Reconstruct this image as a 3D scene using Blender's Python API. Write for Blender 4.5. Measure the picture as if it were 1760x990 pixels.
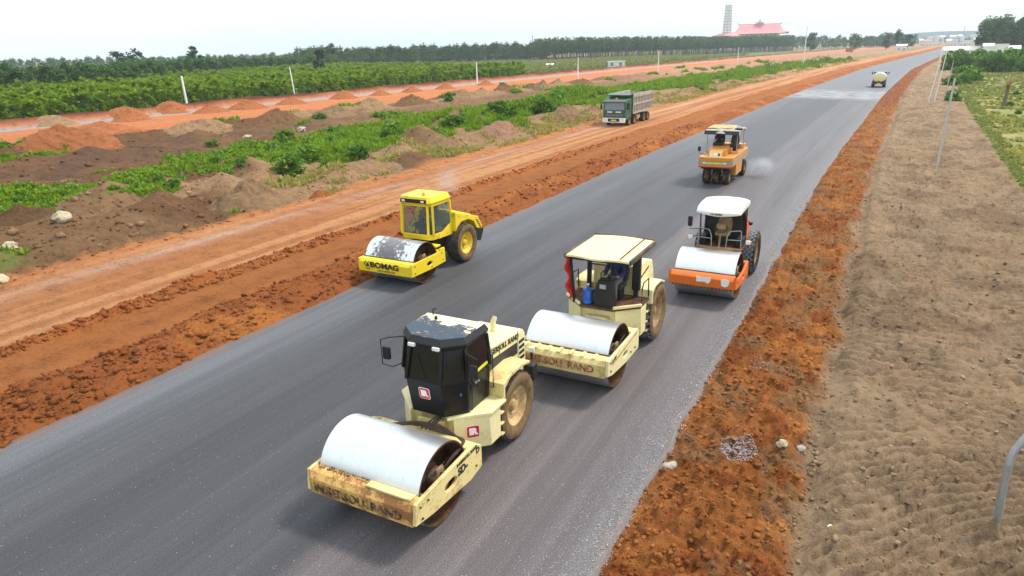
import bpy, bmesh, math, random
import numpy as np
from mathutils import Vector, Matrix
random.seed(7); rng = np.random.default_rng(7)
for o in list(bpy.data.objects): bpy.data.objects.remove(o)
scene = bpy.context.scene
C = scene.collection
R = math.radians
# ------------------------------------------------------------------ camera
CAM_H = 7.8
cd = bpy.data.cameras.new("camera"); cam = bpy.data.objects.new("camera", cd); C.objects.link(cam)
cd.sensor_width = 36.0; cd.lens = 1173.0 / 1760.0 * 36.0; cd.clip_start = 0.1; cd.clip_end = 20000
cam.matrix_world = (Matrix.Translation((0, 0, CAM_H)) @ Matrix.Rotation(R(28.472), 4, 'Z')
                    @ Matrix.Rotation(R(90 - 19.307), 4, 'X') @ Matrix.Rotation(R(-1.375), 4, 'Z'))
scene.camera = cam
# ------------------------------------------------------------------ sky, sun, exposure
SUN_EL, SUN_AZ = 54.0, 38.0          # azimuth clockwise from +Y
world = bpy.data.worlds.new("World"); scene.world = world; world.use_nodes = True
nt = world.node_tree; nt.nodes.clear()
wo = nt.nodes.new('ShaderNodeOutputWorld'); mx = nt.nodes.new('ShaderNodeMixShader')
b1 = nt.nodes.new('ShaderNodeBackground'); b2 = nt.nodes.new('ShaderNodeBackground')
sk = nt.nodes.new('ShaderNodeTexSky'); sk.sky_type = 'NISHITA'; sk.sun_disc = False
sk.sun_elevation = R(SUN_EL); sk.sun_rotation = R(SUN_AZ); sk.air_density = 1.0; sk.dust_density = 3.0
b1.inputs['Strength'].default_value = 0.12
tc = nt.nodes.new('ShaderNodeTexCoord'); mp = nt.nodes.new('ShaderNodeMapping'); mp.inputs['Scale'].default_value = (1, 1, 4)
nz = nt.nodes.new('ShaderNodeTexNoise'); nz.inputs['Scale'].default_value = 1.6; nz.inputs['Detail'].default_value = 4
cr = nt.nodes.new('ShaderNodeValToRGB')
cr.color_ramp.elements[0].position = 0.35; cr.color_ramp.elements[0].color = (0.74, 0.91, 0.99, 1)
cr.color_ramp.elements[1].position = 0.62; cr.color_ramp.elements[1].color = (0.92, 0.98, 1.0, 1)
b2.inputs['Strength'].default_value = 0.60
mx.inputs[0].default_value = 0.86
L = nt.links.new
L(tc.outputs['Generated'], mp.inputs['Vector']); L(mp.outputs['Vector'], nz.inputs['Vector']); L(nz.outputs['Fac'], cr.inputs['Fac'])
L(cr.outputs['Color'], b2.inputs['Color']); L(sk.outputs['Color'], b1.inputs['Color'])
L(b1.outputs[0], mx.inputs[1]); L(b2.outputs[0], mx.inputs[2]); L(mx.outputs[0], wo.inputs['Surface'])
sd = bpy.data.lights.new("sun", 'SUN'); so = bpy.data.objects.new("sun", sd); C.objects.link(so)
sd.energy = 1.5; sd.angle = R(10); sd.color = (1.0, 0.93, 0.83)
sdir = Vector((math.sin(R(SUN_AZ)) * math.cos(R(SUN_EL)), math.cos(R(SUN_AZ)) * math.cos(R(SUN_EL)), math.sin(R(SUN_EL))))
so.rotation_euler = sdir.to_track_quat('Z', 'Y').to_euler(); so.location = (0, 0, 60)
vs = scene.view_settings
vs.view_transform = 'Standard'; vs.look = 'None'; vs.gamma = 1; vs.use_curve_mapping = False; vs.exposure = 1.34
scene.render.engine = 'CYCLES'
scene.cycles.max_bounces = 6; scene.cycles.volume_bounces = 0

# ------------------------------------------------------------------ helpers
def link(o, parent=None):
    C.objects.link(o)
    if parent is not None: o.parent = parent
    return o
def tag(o, label=None, cat=None, group=None, kind=None):
    if label: o['label'] = label
    if cat: o['category'] = cat
    if group: o['group'] = group
    if kind: o['kind'] = kind
    return o
def empty(name, loc, label, cat, group=None, rz=0.0):
    o = bpy.data.objects.new(name, None); C.objects.link(o)
    o.location = loc; o.rotation_euler = (0, 0, rz); o.empty_display_size = 0.3
    return tag(o, label, cat, group)
class B:
    def __init__(s): s.v = []; s.f = []
    def add(s, vs, fs):
        o = len(s.v); s.v += [tuple(v) for v in vs]; s.f += [tuple(i + o for i in f) for f in fs]; return s
    def box(s, x0, x1, y0, y1, z0, z1):
        return s.add([(x, y, z) for z in (z0, z1) for x, y in ((x0, y0), (x1, y0), (x1, y1), (x0, y1))],
                     [(3, 2, 1, 0), (4, 5, 6, 7), (0, 1, 5, 4), (1, 2, 6, 5), (2, 3, 7, 6), (3, 0, 4, 7)])
    def prism(s, poly, a, b, axis='x'):
        n = len(poly)
        def P(p, t): return (t, p[0], p[1]) if axis == 'x' else ((p[0], t, p[1]) if axis == 'y' else (p[0], p[1], t))
        vs = [P(p, a) for p in poly] + [P(p, b) for p in poly]
        fs = [tuple(range(n)), tuple(range(2 * n - 1, n - 1, -1))] + [(i, (i + 1) % n, n + (i + 1) % n, n + i) for i in range(n)]
        return s.add(vs, fs)
    def loft(s, rings, cap=True):
        n = len(rings[0]); vs = [v for r in rings for v in r]; fs = []
        for k in range(len(rings) - 1):
            for i in range(n):
                j = (i + 1) % n; fs.append((k * n + i, k * n + j, (k + 1) * n + j, (k + 1) * n + i))
        if cap: fs += [tuple(range(n)), tuple(range(len(vs) - 1, len(vs) - n - 1, -1))]
        return s.add(vs, fs)
    def lathe(s, prof, axis='x', c=(0, 0, 0), seg=32, closed=False, cap=True):
        vs = []; m = len(prof)
        for t, r in prof:
            for i in range(seg):
                a = 2 * math.pi * i / seg; p, q = r * math.cos(a), r * math.sin(a)
                d = (t, p, q) if axis == 'x' else ((p, t, q) if axis == 'y' else (p, q, t))
                vs.append((c[0] + d[0], c[1] + d[1], c[2] + d[2]))
        fs = []
        for k in range(m if closed else m - 1):
            k2 = (k + 1) % m
            for i in range(seg):
                j = (i + 1) % seg; fs.append((k * seg + i, k * seg + j, k2 * seg + j, k2 * seg + i))
        if cap and not closed:
            if prof[0][1] > 1e-6: fs.append(tuple(range(seg - 1, -1, -1)))
            if prof[-1][1] > 1e-6: fs.append(tuple(range((m - 1) * seg, m * seg)))
        return s.add(vs, fs)
    def cyl(s, p0, p1, r, seg=12): return s.tube([p0, p1], r, seg)
    def tube(s, pts, r, seg=8):
        pts = [Vector(p) for p in pts]; rings = []
        for i, p in enumerate(pts):
            d = (pts[min(i + 1, len(pts) - 1)] - pts[max(i - 1, 0)]).normalized()
            u = d.cross(Vector((0, 0, 1)))
            if u.length < 1e-3: u = d.cross(Vector((0, 1, 0)))
            u.normalize(); w = d.cross(u)
            rr = r[i] if isinstance(r, (list, tuple)) else r
            rings.append([p + u * (rr * math.cos(2 * math.pi * k / seg)) + w * (rr * math.sin(2 * math.pi * k / seg)) for k in range(seg)])
        return s.loft(rings)
    def bar(s, p0, p1, w, h):
        p0, p1 = Vector(p0), Vector(p1); d = (p1 - p0).normalized(); u = d.cross(Vector((0, 0, 1)))
        if u.length < 1e-3: u = Vector((1, 0, 0))
        u.normalize(); n = u.cross(d)
        return s.loft([[p + u * a * w / 2 + n * b * h / 2 for a, b in ((-1, -1), (1, -1), (1, 1), (-1, 1))] for p in (p0, p1)])
    def mesh(s, name, mat=None, angle=35):
        me = bpy.data.meshes.new(name); me.from_pydata(s.v, [], s.f)
        bm = bmesh.new(); bm.from_mesh(me); bmesh.ops.remove_doubles(bm, verts=bm.verts, dist=1e-5)
        bmesh.ops.recalc_face_normals(bm, faces=bm.faces); bm.to_mesh(me); bm.free()
        me.polygons.foreach_set('use_smooth', [True] * len(me.polygons)); me.set_sharp_from_angle(angle=R(angle))
        if mat: me.materials.append(mat)
        return me
    def build(s, name, mat, parent=None, bevel=0.0, angle=35):
        o = bpy.data.objects.new(name, s.mesh(name, mat, angle)); link(o, parent)
        if bevel:
            m = o.modifiers.new('bevel', 'BEVEL'); m.width = bevel; m.segments = 2; m.limit_method = 'ANGLE'; m.angle_limit = R(40)
        return o
def fastmesh(name, V, F, mats, mi=None, smooth=False):
    """V (n,3), F (m,k) numpy."""
    me = bpy.data.meshes.new(name); n = len(V); m, k = F.shape
    me.vertices.add(n); me.vertices.foreach_set('co', np.ascontiguousarray(V, dtype=np.float32).ravel())
    me.loops.add(m * k); me.loops.foreach_set('vertex_index', np.ascontiguousarray(F, dtype=np.int32).ravel())
    me.polygons.add(m); me.polygons.foreach_set('loop_start', np.arange(0, m * k, k, dtype=np.int32))
    if mi is not None: me.polygons.foreach_set('material_index', np.asarray(mi, dtype=np.int32))
    if smooth: me.polygons.foreach_set('use_smooth', np.ones(m, dtype=bool))
    for t in (mats if isinstance(mats, (list, tuple)) else [mats]): me.materials.append(t)
    me.update(calc_edges=True); return me

# ------------------------------------------------------------------ numpy noise
def _h(ix, iy, seed):
    n = (ix.astype(np.int64) * 374761393 + iy.astype(np.int64) * 668265263 + seed * 1442695041) & 0xFFFFFFFF
    n = ((n ^ (n >> 13)) * 1274126177) & 0xFFFFFFFF
    return ((n ^ (n >> 16)) & 0xFFFF) / 65535.0
def vn(x, y, seed=0):
    x = np.asarray(x, float); y = np.asarray(y, float)
    x0 = np.floor(x); y0 = np.floor(y); fx = x - x0; fy = y - y0
    fx = fx * fx * (3 - 2 * fx); fy = fy * fy * (3 - 2 * fy)
    a = _h(x0, y0, seed); b = _h(x0 + 1, y0, seed); c = _h(x0, y0 + 1, seed); d = _h(x0 + 1, y0 + 1, seed)
    return (a * (1 - fx) + b * fx) * (1 - fy) + (c * (1 - fx) + d * fx) * fy
def fbm(x, y, seed=0, oct=4, g=0.5):
    t = 0; a = 1; s = 0
    for i in range(oct):
        t = t + a * vn(x * 2 ** i + 17 * i, y * 2 ** i - 9 * i, seed + i); s += a; a *= g
    return t / s
def sst(a, b, x): t = np.clip((x - a) / (b - a), 0, 1); return t * t * (3 - 2 * t)
def band(x, a, b, w): return sst(a - w, a + w, x) * (1 - sst(b - w, b + w, x))

# ------------------------------------------------------------------ materials
def nodes(name):
    m = bpy.data.materials.new(name); m.use_nodes = True; n = m.node_tree; n.nodes.clear()
    o = n.nodes.new('ShaderNodeOutputMaterial'); p = n.nodes.new('ShaderNodeBsdfPrincipled'); n.links.new(p.outputs[0], o.inputs['Surface'])
    return m, n, p
def N(n, t, **kw):
    x = n.nodes.new(t)
    for k, v in kw.items():
        if k in x.inputs.keys(): x.inputs[k].default_value = v
        else: setattr(x, k, v)
    return x
def noise(n, vec, scale, detail=3, rough=0.55):
    x = N(n, 'ShaderNodeTexNoise', Scale=scale, Detail=detail, Roughness=rough)
    if vec is not None: n.links.new(vec, x.inputs['Vector'])
    return x.outputs['Fac']
def ramp(n, fac, a, b, c0=(0, 0, 0, 1), c1=(1, 1, 1, 1)):
    x = n.nodes.new('ShaderNodeValToRGB'); e = x.color_ramp.elements
    e[0].position = a; e[1].position = b; e[0].color = c0; e[1].color = c1; n.links.new(fac, x.inputs['Fac']); return x.outputs['Color']
def mix(n, fac, a, b, mode='MIX'):
    x = n.nodes.new('ShaderNodeMix'); x.data_type = 'RGBA'; x.blend_type = mode; x.clamp_factor = True
    for i, v in ((0, fac), (6, a), (7, b)):
        if hasattr(v, 'node'): n.links.new(v, x.inputs[i])
        else: x.inputs[i].default_value = v if i == 0 else (tuple(v) + (1,))[:4]
    return x.outputs[2]
def math_(n, op, a, b=None, clamp=False):
    x = n.nodes.new('ShaderNodeMath'); x.operation = op; x.use_clamp = clamp
    for i, v in ((0, a), (1, b)):
        if v is None: continue
        if hasattr(v, 'node'): n.links.new(v, x.inputs[i])
        else: x.inputs[i].default_value = v
    return x.outputs[0]
def bump(n, p, h, strength, dist=0.02):
    x = N(n, 'ShaderNodeBump', Strength=strength, Distance=dist); n.links.new(h, x.inputs['Height']); n.links.new(x.outputs[0], p.inputs['Normal'])
def vecmap(n, src, scale):
    m = n.nodes.new('ShaderNodeMapping'); m.inputs['Scale'].default_value = scale; n.links.new(src, m.inputs['Vector']); return m.outputs[0]
def paint(name, col, rough=0.4, dirt=(0.16, 0.075, 0.03), amt=0.5, scale=2.2, metal=0.0, seed=0.0, thr=0.56, spec=0.5):
    m, n, p = nodes(name); t = n.nodes.new('ShaderNodeTexCoord'); oc = vecmap(n, t.outputs['Object'], (1, 1, 1))
    oc.node.inputs['Location'].default_value = (seed, seed * 1.7, -seed)
    a = noise(n, oc, scale, 7, 0.68); b = noise(n, oc, scale * 9, 4, 0.6)
    f = math_(n, 'ADD', math_(n, 'MULTIPLY', a, 0.7), math_(n, 'MULTIPLY', b, 0.3))
    d = ramp(n, f, thr - 0.05, thr + 0.07); d = math_(n, 'MULTIPLY', d, amt)
    c2 = mix(n, b, tuple(x * 0.82 for x in col), tuple(min(1, x * 1.1) for x in col))
    n.links.new(mix(n, d, c2, dirt), p.inputs['Base Color'])
    n.links.new(math_(n, 'ADD', math_(n, 'MULTIPLY', d, 0.4), rough, True), p.inputs['Roughness'])
    p.inputs['Metallic'].default_value = metal; p.inputs['Specular IOR Level'].default_value = spec
    bump(n, p, b, 0.08, 0.01); return m
def plain(name, col, rough=0.6, metal=0.0, var=0.25, scale=8, spec=0.5):
    m, n, p = nodes(name); t = n.nodes.new('ShaderNodeTexCoord'); a = noise(n, t.outputs['Object'], scale, 4)
    n.links.new(mix(n, a, tuple(x * (1 - var) for x in col), tuple(min(1, x * (1 + var)) for x in col)), p.inputs['Base Color'])
    p.inputs['Roughness'].default_value = rough; p.inputs['Metallic'].default_value = metal; p.inputs['Specular IOR Level'].default_value = spec
    return m
def leafmat(name, c0, c1, trans=0.25, rough=0.55):
    m, n, p = nodes(name); oi = n.nodes.new('ShaderNodeObjectInfo'); g = n.nodes.new('ShaderNodeNewGeometry')
    r = math_(n, 'ADD', math_(n, 'MULTIPLY', oi.outputs['Random'], 0.45), math_(n, 'MULTIPLY', g.outputs['Random Per Island'], 0.55))
    col = mix(n, r, c0, c1); n.links.new(col, p.inputs['Base Color']); p.inputs['Roughness'].default_value = rough; p.inputs['Specular IOR Level'].default_value = 0.12
    tr = n.nodes.new('ShaderNodeBsdfTranslucent'); n.links.new(col, tr.inputs['Color'])
    ms = n.nodes.new('ShaderNodeMixShader'); ms.inputs[0].default_value = trans
    n.links.new(p.outputs[0], ms.inputs[1]); n.links.new(tr.outputs[0], ms.inputs[2])
    o = [x for x in n.nodes if x.type == 'OUTPUT_MATERIAL'][0]; n.links.new(ms.outputs[0], o.inputs['Surface']); return m
def soilmat(name, bstr=0.9):
    m, n, p = nodes(name); at = n.nodes.new('ShaderNodeAttribute'); at.attribute_name = 'soil'
    t = n.nodes.new('ShaderNodeTexCoord'); oc = t.outputs['Object']
    a = noise(n, oc, 1.3, 6, 0.65); b = noise(n, oc, 7, 6, 0.7); c = noise(n, oc, 42, 3, 0.7)
    k = math_(n, 'ADD', math_(n, 'MULTIPLY', a, 0.8), math_(n, 'ADD', math_(n, 'MULTIPLY', b, 0.75), math_(n, 'MULTIPLY', c, 0.4)))
    k = ramp(n, k, 0.68, 1.28, (0.50, 0.49, 0.48, 1), (1.5, 1.5, 1.5, 1))
    n.links.new(mix(n, 1.0, at.outputs['Color'], k, 'MULTIPLY'), p.inputs['Base Color'])
    p.inputs['Roughness'].default_value = 0.95; p.inputs['Specular IOR Level'].default_value = 0.15
    h = math_(n, 'ADD', math_(n, 'MULTIPLY', b, 1.0), math_(n, 'MULTIPLY', c, 0.75)); bump(n, p, h, bstr, 0.10); return m

M = {}
M['soil'] = soilmat('soil'); M['soil_smooth'] = soilmat('soil_smooth', 0.35)
M['cream'] = paint('cream_paint', (0.74, 0.60, 0.26), 0.45, (0.33, 0.13, 0.035), 0.75, 1.7, thr=0.555)
M['cream_clean'] = paint('cream_paint_clean', (0.79, 0.69, 0.36), 0.4, (0.33, 0.15, 0.05), 0.6, 1.3, seed=4, thr=0.6)
M['cream_roof'] = paint('cream_roof_paint', (0.80, 0.68, 0.36), 0.5, (0.30, 0.10, 0.03), 0.6, 1.1, seed=9, thr=0.6)
M['beam_rust'] = paint('worn_beam_paint', (0.70, 0.42, 0.12), 0.6, (0.20, 0.07, 0.025), 0.85, 2.6, seed=3, thr=0.5)
M['yellow'] = paint('yellow_paint', (0.86, 0.62, 0.015), 0.38, (0.24, 0.12, 0.03), 0.55, 2.4, thr=0.59)
M['orange'] = paint('orange_paint', (0.76, 0.16, 0.018), 0.4, (0.28, 0.10, 0.04), 0.5, 2.4, thr=0.58)
M['amber'] = paint('amber_paint', (0.62, 0.26, 0.045), 0.45, (0.45, 0.22, 0.08), 0.6, 2.0, thr=0.55)
M['white'] = paint('white_paint', (0.80, 0.80, 0.76), 0.45, (0.45, 0.36, 0.25), 0.4, 1.5, thr=0.6)
M['black'] = paint('black_paint', (0.008, 0.008, 0.009), 0.28, (0.07, 0.05, 0.035), 0.35, 2.5, thr=0.6, spec=0.3)
M['dark'] = plain('dark_metal', (0.018, 0.017, 0.017), 0.55, spec=0.3)
M['darkdirt'] = paint('dusty_dark_metal', (0.035, 0.032, 0.03), 0.6, (0.22, 0.12, 0.06), 0.7, 3, thr=0.5)
M['green'] = paint('green_paint', (0.012, 0.10, 0.055), 0.35, (0.30, 0.2, 0.12), 0.5, 2, thr=0.57)
M['bedgrey'] = paint('grey_bed_paint', (0.42, 0.39, 0.34), 0.6, (0.33, 0.2, 0.11), 0.7, 1.5, thr=0.52)
M['rustin'] = paint('rusty_steel', (0.15, 0.066, 0.027), 0.75, (0.05, 0.028, 0.018), 0.85, 3, thr=0.48, spec=0.25)
M['rimcream'] = paint('dusty_cream_rim', (0.62, 0.44, 0.20), 0.6, (0.30, 0.17, 0.07), 0.8, 5, thr=0.5)
M['rimyellow'] = paint('yellow_rim', (0.80, 0.52, 0.02), 0.5, (0.30, 0.17, 0.07), 0.6, 5, thr=0.54)
M['rimbrown'] = paint('muddy_rim', (0.36, 0.23, 0.11), 0.7, (0.2, 0.11, 0.05), 0.8, 5, thr=0.5)
M['tyre'] = paint('tyre_rubber', (0.022, 0.021, 0.021), 0.8, (0.20, 0.125, 0.065), 0.75, 3.5, thr=0.53, spec=0.2)
M['tyremud'] = paint('muddy_tyre_rubber', (0.20, 0.125, 0.06), 0.85, (0.06, 0.045, 0.03), 0.75, 4.0, thr=0.53, spec=0.2)
M['lug'] = paint('tyre_lug_rubber', (0.045, 0.047, 0.05), 0.8, (0.17, 0.14, 0.11), 0.6, 6, thr=0.52, spec=0.2)
M['luggrey'] = paint('dusty_tyre_lug', (0.20, 0.23, 0.27), 0.8, (0.12, 0.1, 0.08), 0.6, 6, thr=0.52, spec=0.2)
M['hose'] = plain('hose_rubber', (0.06, 0.035, 0.02), 0.6)
M['lettering'] = paint('dark_lettering', (0.05, 0.03, 0.025), 0.6, (0.55, 0.33, 0.12), 0.9, 7, thr=0.53)
M['letterred'] = paint('worn_red_lettering', (0.32, 0.06, 0.025), 0.6, (0.62, 0.42, 0.18), 0.9, 7, thr=0.52)
M['letterblack'] = plain('black_lettering', (0.02, 0.02, 0.02), 0.5)
M['logored'] = plain('logo_red', (0.55, 0.012, 0.025), 0.4, var=0.1)
M['logowhite'] = plain('logo_white', (0.82, 0.82, 0.82), 0.4, var=0.05)
M['lamp'] = plain('lamp_lens', (0.72, 0.72, 0.68), 0.15, var=0.1)
M['lamporange'] = plain('orange_lens', (0.85, 0.25, 0.02), 0.2, var=0.1)
M['lampred'] = plain('red_lens', (0.5, 0.02, 0.015), 0.2, var=0.1)
M['plateyellow'] = plain('number_plate_yellow', (0.75, 0.65, 0.03), 0.4, var=0.15)
M['steelgrey'] = plain('grey_steel', (0.33, 0.33, 0.33), 0.45, 0.4)
M['concrete'] = plain('post_concrete', (0.48, 0.46, 0.43), 0.85, scale=5)
M['concwhite'] = plain('whitewashed_concrete', (0.78, 0.76, 0.70), 0.8, scale=3, var=0.12)
M['seat'] = plain('seat_vinyl', (0.03, 0.03, 0.032), 0.5)
M['redcloth'] = plain('red_cloth', (0.62, 0.025, 0.02), 0.8, var=0.3, scale=6)
M['jug'] = plain('blue_plastic', (0.02, 0.10, 0.42), 0.2, var=0.2)
M['rock'] = plain('pale_rock', (0.42, 0.34, 0.23), 0.9, scale=4, var=0.35)
M['rockgrey'] = plain('grey_rock', (0.36, 0.32, 0.27), 0.9, scale=5, var=0.35)
M['skin'] = plain('skin', (0.33, 0.17, 0.10), 0.55, var=0.08)
M['cloth_navy'] = plain('navy_cloth', (0.015, 0.02, 0.09), 0.85)
M['cloth_black'] = plain('black_cloth', (0.018, 0.018, 0.02), 0.85)
M['cloth_orange'] = plain('orange_cloth', (0.55, 0.16, 0.06), 0.85)
M['cloth_grey'] = plain('grey_cloth', (0.12, 0.12, 0.13), 0.85)
M['hair'] = plain('black_hair', (0.012, 0.01, 0.009), 0.6)
M['bark'] = plain('bark', (0.16, 0.13, 0.10), 0.9, scale=3, var=0.3)
M['leafplant'] = leafmat('plantation_leaf', (0.070, 0.150, 0.006), (0.34, 0.48, 0.022), 0.45)
M['leafforest'] = leafmat('forest_leaf', (0.028, 0.078, 0.018), (0.115, 0.22, 0.045))
M['leafdark'] = leafmat('dark_tree_leaf', (0.018, 0.048, 0.012), (0.075, 0.14, 0.03))
M['leafbush'] = leafmat('bush_leaf', (0.045, 0.115, 0.012), (0.18, 0.33, 0.04))
M['grass'] = leafmat('grass_blade', (0.09, 0.18, 0.008), (0.27, 0.40, 0.025), 0.35)
M['drygrass'] = leafmat('dry_grass_blade', (0.28, 0.25, 0.06), (0.50, 0.45, 0.13), 0.35)
M['fieldleaf'] = leafmat('field_leaf', (0.17, 0.20, 0.045), (0.40, 0.43, 0.13), 0.45)
M['tileroof'] = plain('pink_tile_roof', (0.70, 0.24, 0.24), 0.7, scale=0.4, var=0.12)
M['wallwhite'] = plain('white_wall', (0.74, 0.73, 0.70), 0.8, scale=0.3, var=0.06)
M['wallgrey'] = plain('grey_wall', (0.34, 0.34, 0.36), 0.8, scale=0.3, var=0.1)
M['eaves'] = plain('dark_eaves', (0.22, 0.22, 0.23), 0.8, scale=0.3, var=0.1)
M['wallred'] = plain('red_container_paint', (0.45, 0.08, 0.04), 0.7, scale=0.6, var=0.15)
def glass(name, col, alpha_mix, rough=0.05):
    m, n, p = nodes(name); p.inputs['Base Color'].default_value = (*col, 1); p.inputs['Roughness'].default_value = rough
    tr = n.nodes.new('ShaderNodeBsdfTransparent'); tr.inputs['Color'].default_value = (*[min(1, c * 4 + 0.3) for c in col], 1)
    ms = n.nodes.new('ShaderNodeMixShader'); ms.inputs[0].default_value = alpha_mix
    o = [x for x in n.nodes if x.type == 'OUTPUT_MATERIAL'][0]
    n.links.new(p.outputs[0], ms.inputs[1]); n.links.new(tr.outputs[0], ms.inputs[2]); n.links.new(ms.outputs[0], o.inputs['Surface']); return m
M['glass'] = glass('cab_glass', (0.16, 0.18, 0.18), 0.78); M['glassdark'] = glass('tinted_cab_glass', (0.03, 0.026, 0.024), 0.5)
M['glasstruck'] = glass('truck_glass', (0.20, 0.26, 0.28), 0.25)
def drummat(name, dirty):
    m, n, p = nodes(name); t = n.nodes.new('ShaderNodeTexCoord'); oc = t.outputs['Object']
    a = noise(n, vecmap(n, oc, (7, 0.4, 0.4)), 3, 3); b = noise(n, oc, 6, 6, 0.7)
    base = mix(n, a, (0.76, 0.76, 0.77), (0.88, 0.88, 0.89)); base = mix(n, math_(n, 'MULTIPLY', ramp(n, b, 0.55, 0.75), 0.45), base, (0.60, 0.57, 0.53))
    p.inputs['Metallic'].default_value = 0.96; p.inputs['Roughness'].default_value = 0.38
    if dirty:
        sx = n.nodes.new('ShaderNodeSeparateXYZ'); n.links.new(oc, sx.inputs[0])
        cen = math_(n, 'SUBTRACT', 0.56, math_(n, 'MULTIPLY', math_(n, 'ABSOLUTE', math_(n, 'ADD', sx.outputs[0], 0.12)), 0.24))
        f = math_(n, 'ADD', math_(n, 'MULTIPLY', b, 0.8), math_(n, 'SUBTRACT', cen, 0.33))
        f = ramp(n, f, 0.47, 0.53); base = mix(n, f, base, (0.17, 0.16, 0.16))
        n.links.new(math_(n, 'SUBTRACT', 0.95, math_(n, 'MULTIPLY', f, 0.95)), p.inputs['Metallic'])
    n.links.new(base, p.inputs['Base Color']); bump(n, p, b, 0.03, 0.01); return m
M['drum'] = drummat('polished_drum_steel', False); M['drumdirty'] = drummat('tarred_drum_steel', True)
# ------------------------------------------------------------------ the lie of the land
_cx = np.array([-200, 50, 84, 120, 172, 225, 316, 358, 467, 565, 1000, 2500.])
_cy = np.array([0, 0, 1.1, 2.1, 4.6, 7.2, 14.8, 18.3, 28, 37, 72, 190.])
_ty = np.arange(-200, 2500, 2.0); _tc = np.interp(_ty, _cx, _cy)
_k = np.hanning(25); _k /= _k.sum(); _tc = np.convolve(np.pad(_tc, 12, mode='edge'), _k, 'valid')
def cur(Y): return np.interp(Y, _ty, _tc)
RL, RR = -15.79, -3.11                      # lateral edges of the paving
RED_LOOSE = np.array((0.205, 0.064, 0.018)); RED_PACK = np.array((0.215, 0.075, 0.021)); HAUL = np.array((0.265, 0.104, 0.037))
HAUL2 = np.array((0.35, 0.168, 0.075)); DUST = np.array((0.36, 0.245, 0.20)); BROWN = np.array((0.100, 0.052, 0.024)); TAN = np.array((0.225, 0.136, 0.072))
PURPLE = np.array((0.086, 0.047, 0.028)); ORANGE = np.array((0.34, 0.118, 0.044)); GREY = np.array((0.24, 0.205, 0.19)); DRED = np.array((0.085, 0.022, 0.011))
PGROUND = np.array((0.09, 0.10, 0.03)); GREEN = np.array((0.10, 0.135, 0.028)); BRIGHTBROWN = np.array((0.215, 0.148, 0.090))
RORANGE = np.array((0.228, 0.080, 0.021)); RGREY = np.array((0.180, 0.100, 0.046)); FIELD = np.array((0.27, 0.22, 0.075)); FIELDG = np.array((0.19, 0.19, 0.065))
PINK = np.array((0.27, 0.145, 0.09))
def lerp(a, b, t): return a + (b - a) * t[..., None]
# named heaps: s, Y, radius, height
HEAPS = [(-33.5, 17.5, 3.6, 0.7), (-31.8, 21.0, 2.6, 0.85), (-36.5, 22.0, 2.6, 1.0), (-34.3, 27.5, 2.4, 1.0), (-36.3, 31.5, 2.2, 1.0),
         (-31.0, 34.0, 2.6, 0.8), (-30.5, 41.0, 3.0, 0.7), (-33.5, 44.5, 2.6, 0.9), (-36.0, 50, 3.0, 1.3), (-31.0, 60.0, 4.0, 0.8), (-33.0, 72, 5, 0.9),
         (-44.0, 20.0, 4.5, 0.9), (-52, 38, 3, .5), (-31.5, 12.5, 2.5, .6), (-34.5, 13.5, 2.5, .8), (-30.5, 15.8, 1.6, .5), (-38.5, 26, 2, .8), (-54, 30, 3, .8), (-58, 34, 3, .9), (-52, 47, 3, .8), (-56, 60, 4, .9), (-54, 76, 4, .8), (-60, 46, 3, .8), (-40, 62, 5, 1.4), (-39, 78, 5, 1.3), (-43, 100, 7, 1.6)]
def grassmask(s, Y):
    w = fbm(s / 3.0, Y / 5.0, 31, 4)
    up = np.interp(Y, [0, 20, 30, 40, 50, 62, 97, 130, 200, 320], [-48, -45.5, -45.5, -49, -50, -48, -51, -53, -46, -38])
    lo = np.interp(Y, [0, 18, 23, 30, 34, 40, 56, 90, 130, 200, 320], [-40, -40, -36.2, -41.5, -37, -35.2, -35.5, -38, -36, -33, -31])
    m = sst(-1.2, 1.2, s - up + (w - 0.5) * 9) * sst(-1.2, 1.2, lo - s + (w - 0.5) * 7)
    m = m * sst(0.30, 0.48, fbm(s / 2.2, Y / 4.5, 77, 3) + 0.01)
    p = sst(0.69, 0.76, fbm(s / 4.0, Y / 6.0, 52, 3)) * band(s, -70, -29, 1.5)
    return np.clip(np.maximum(m, p * 0.9), 0, 1)
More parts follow.
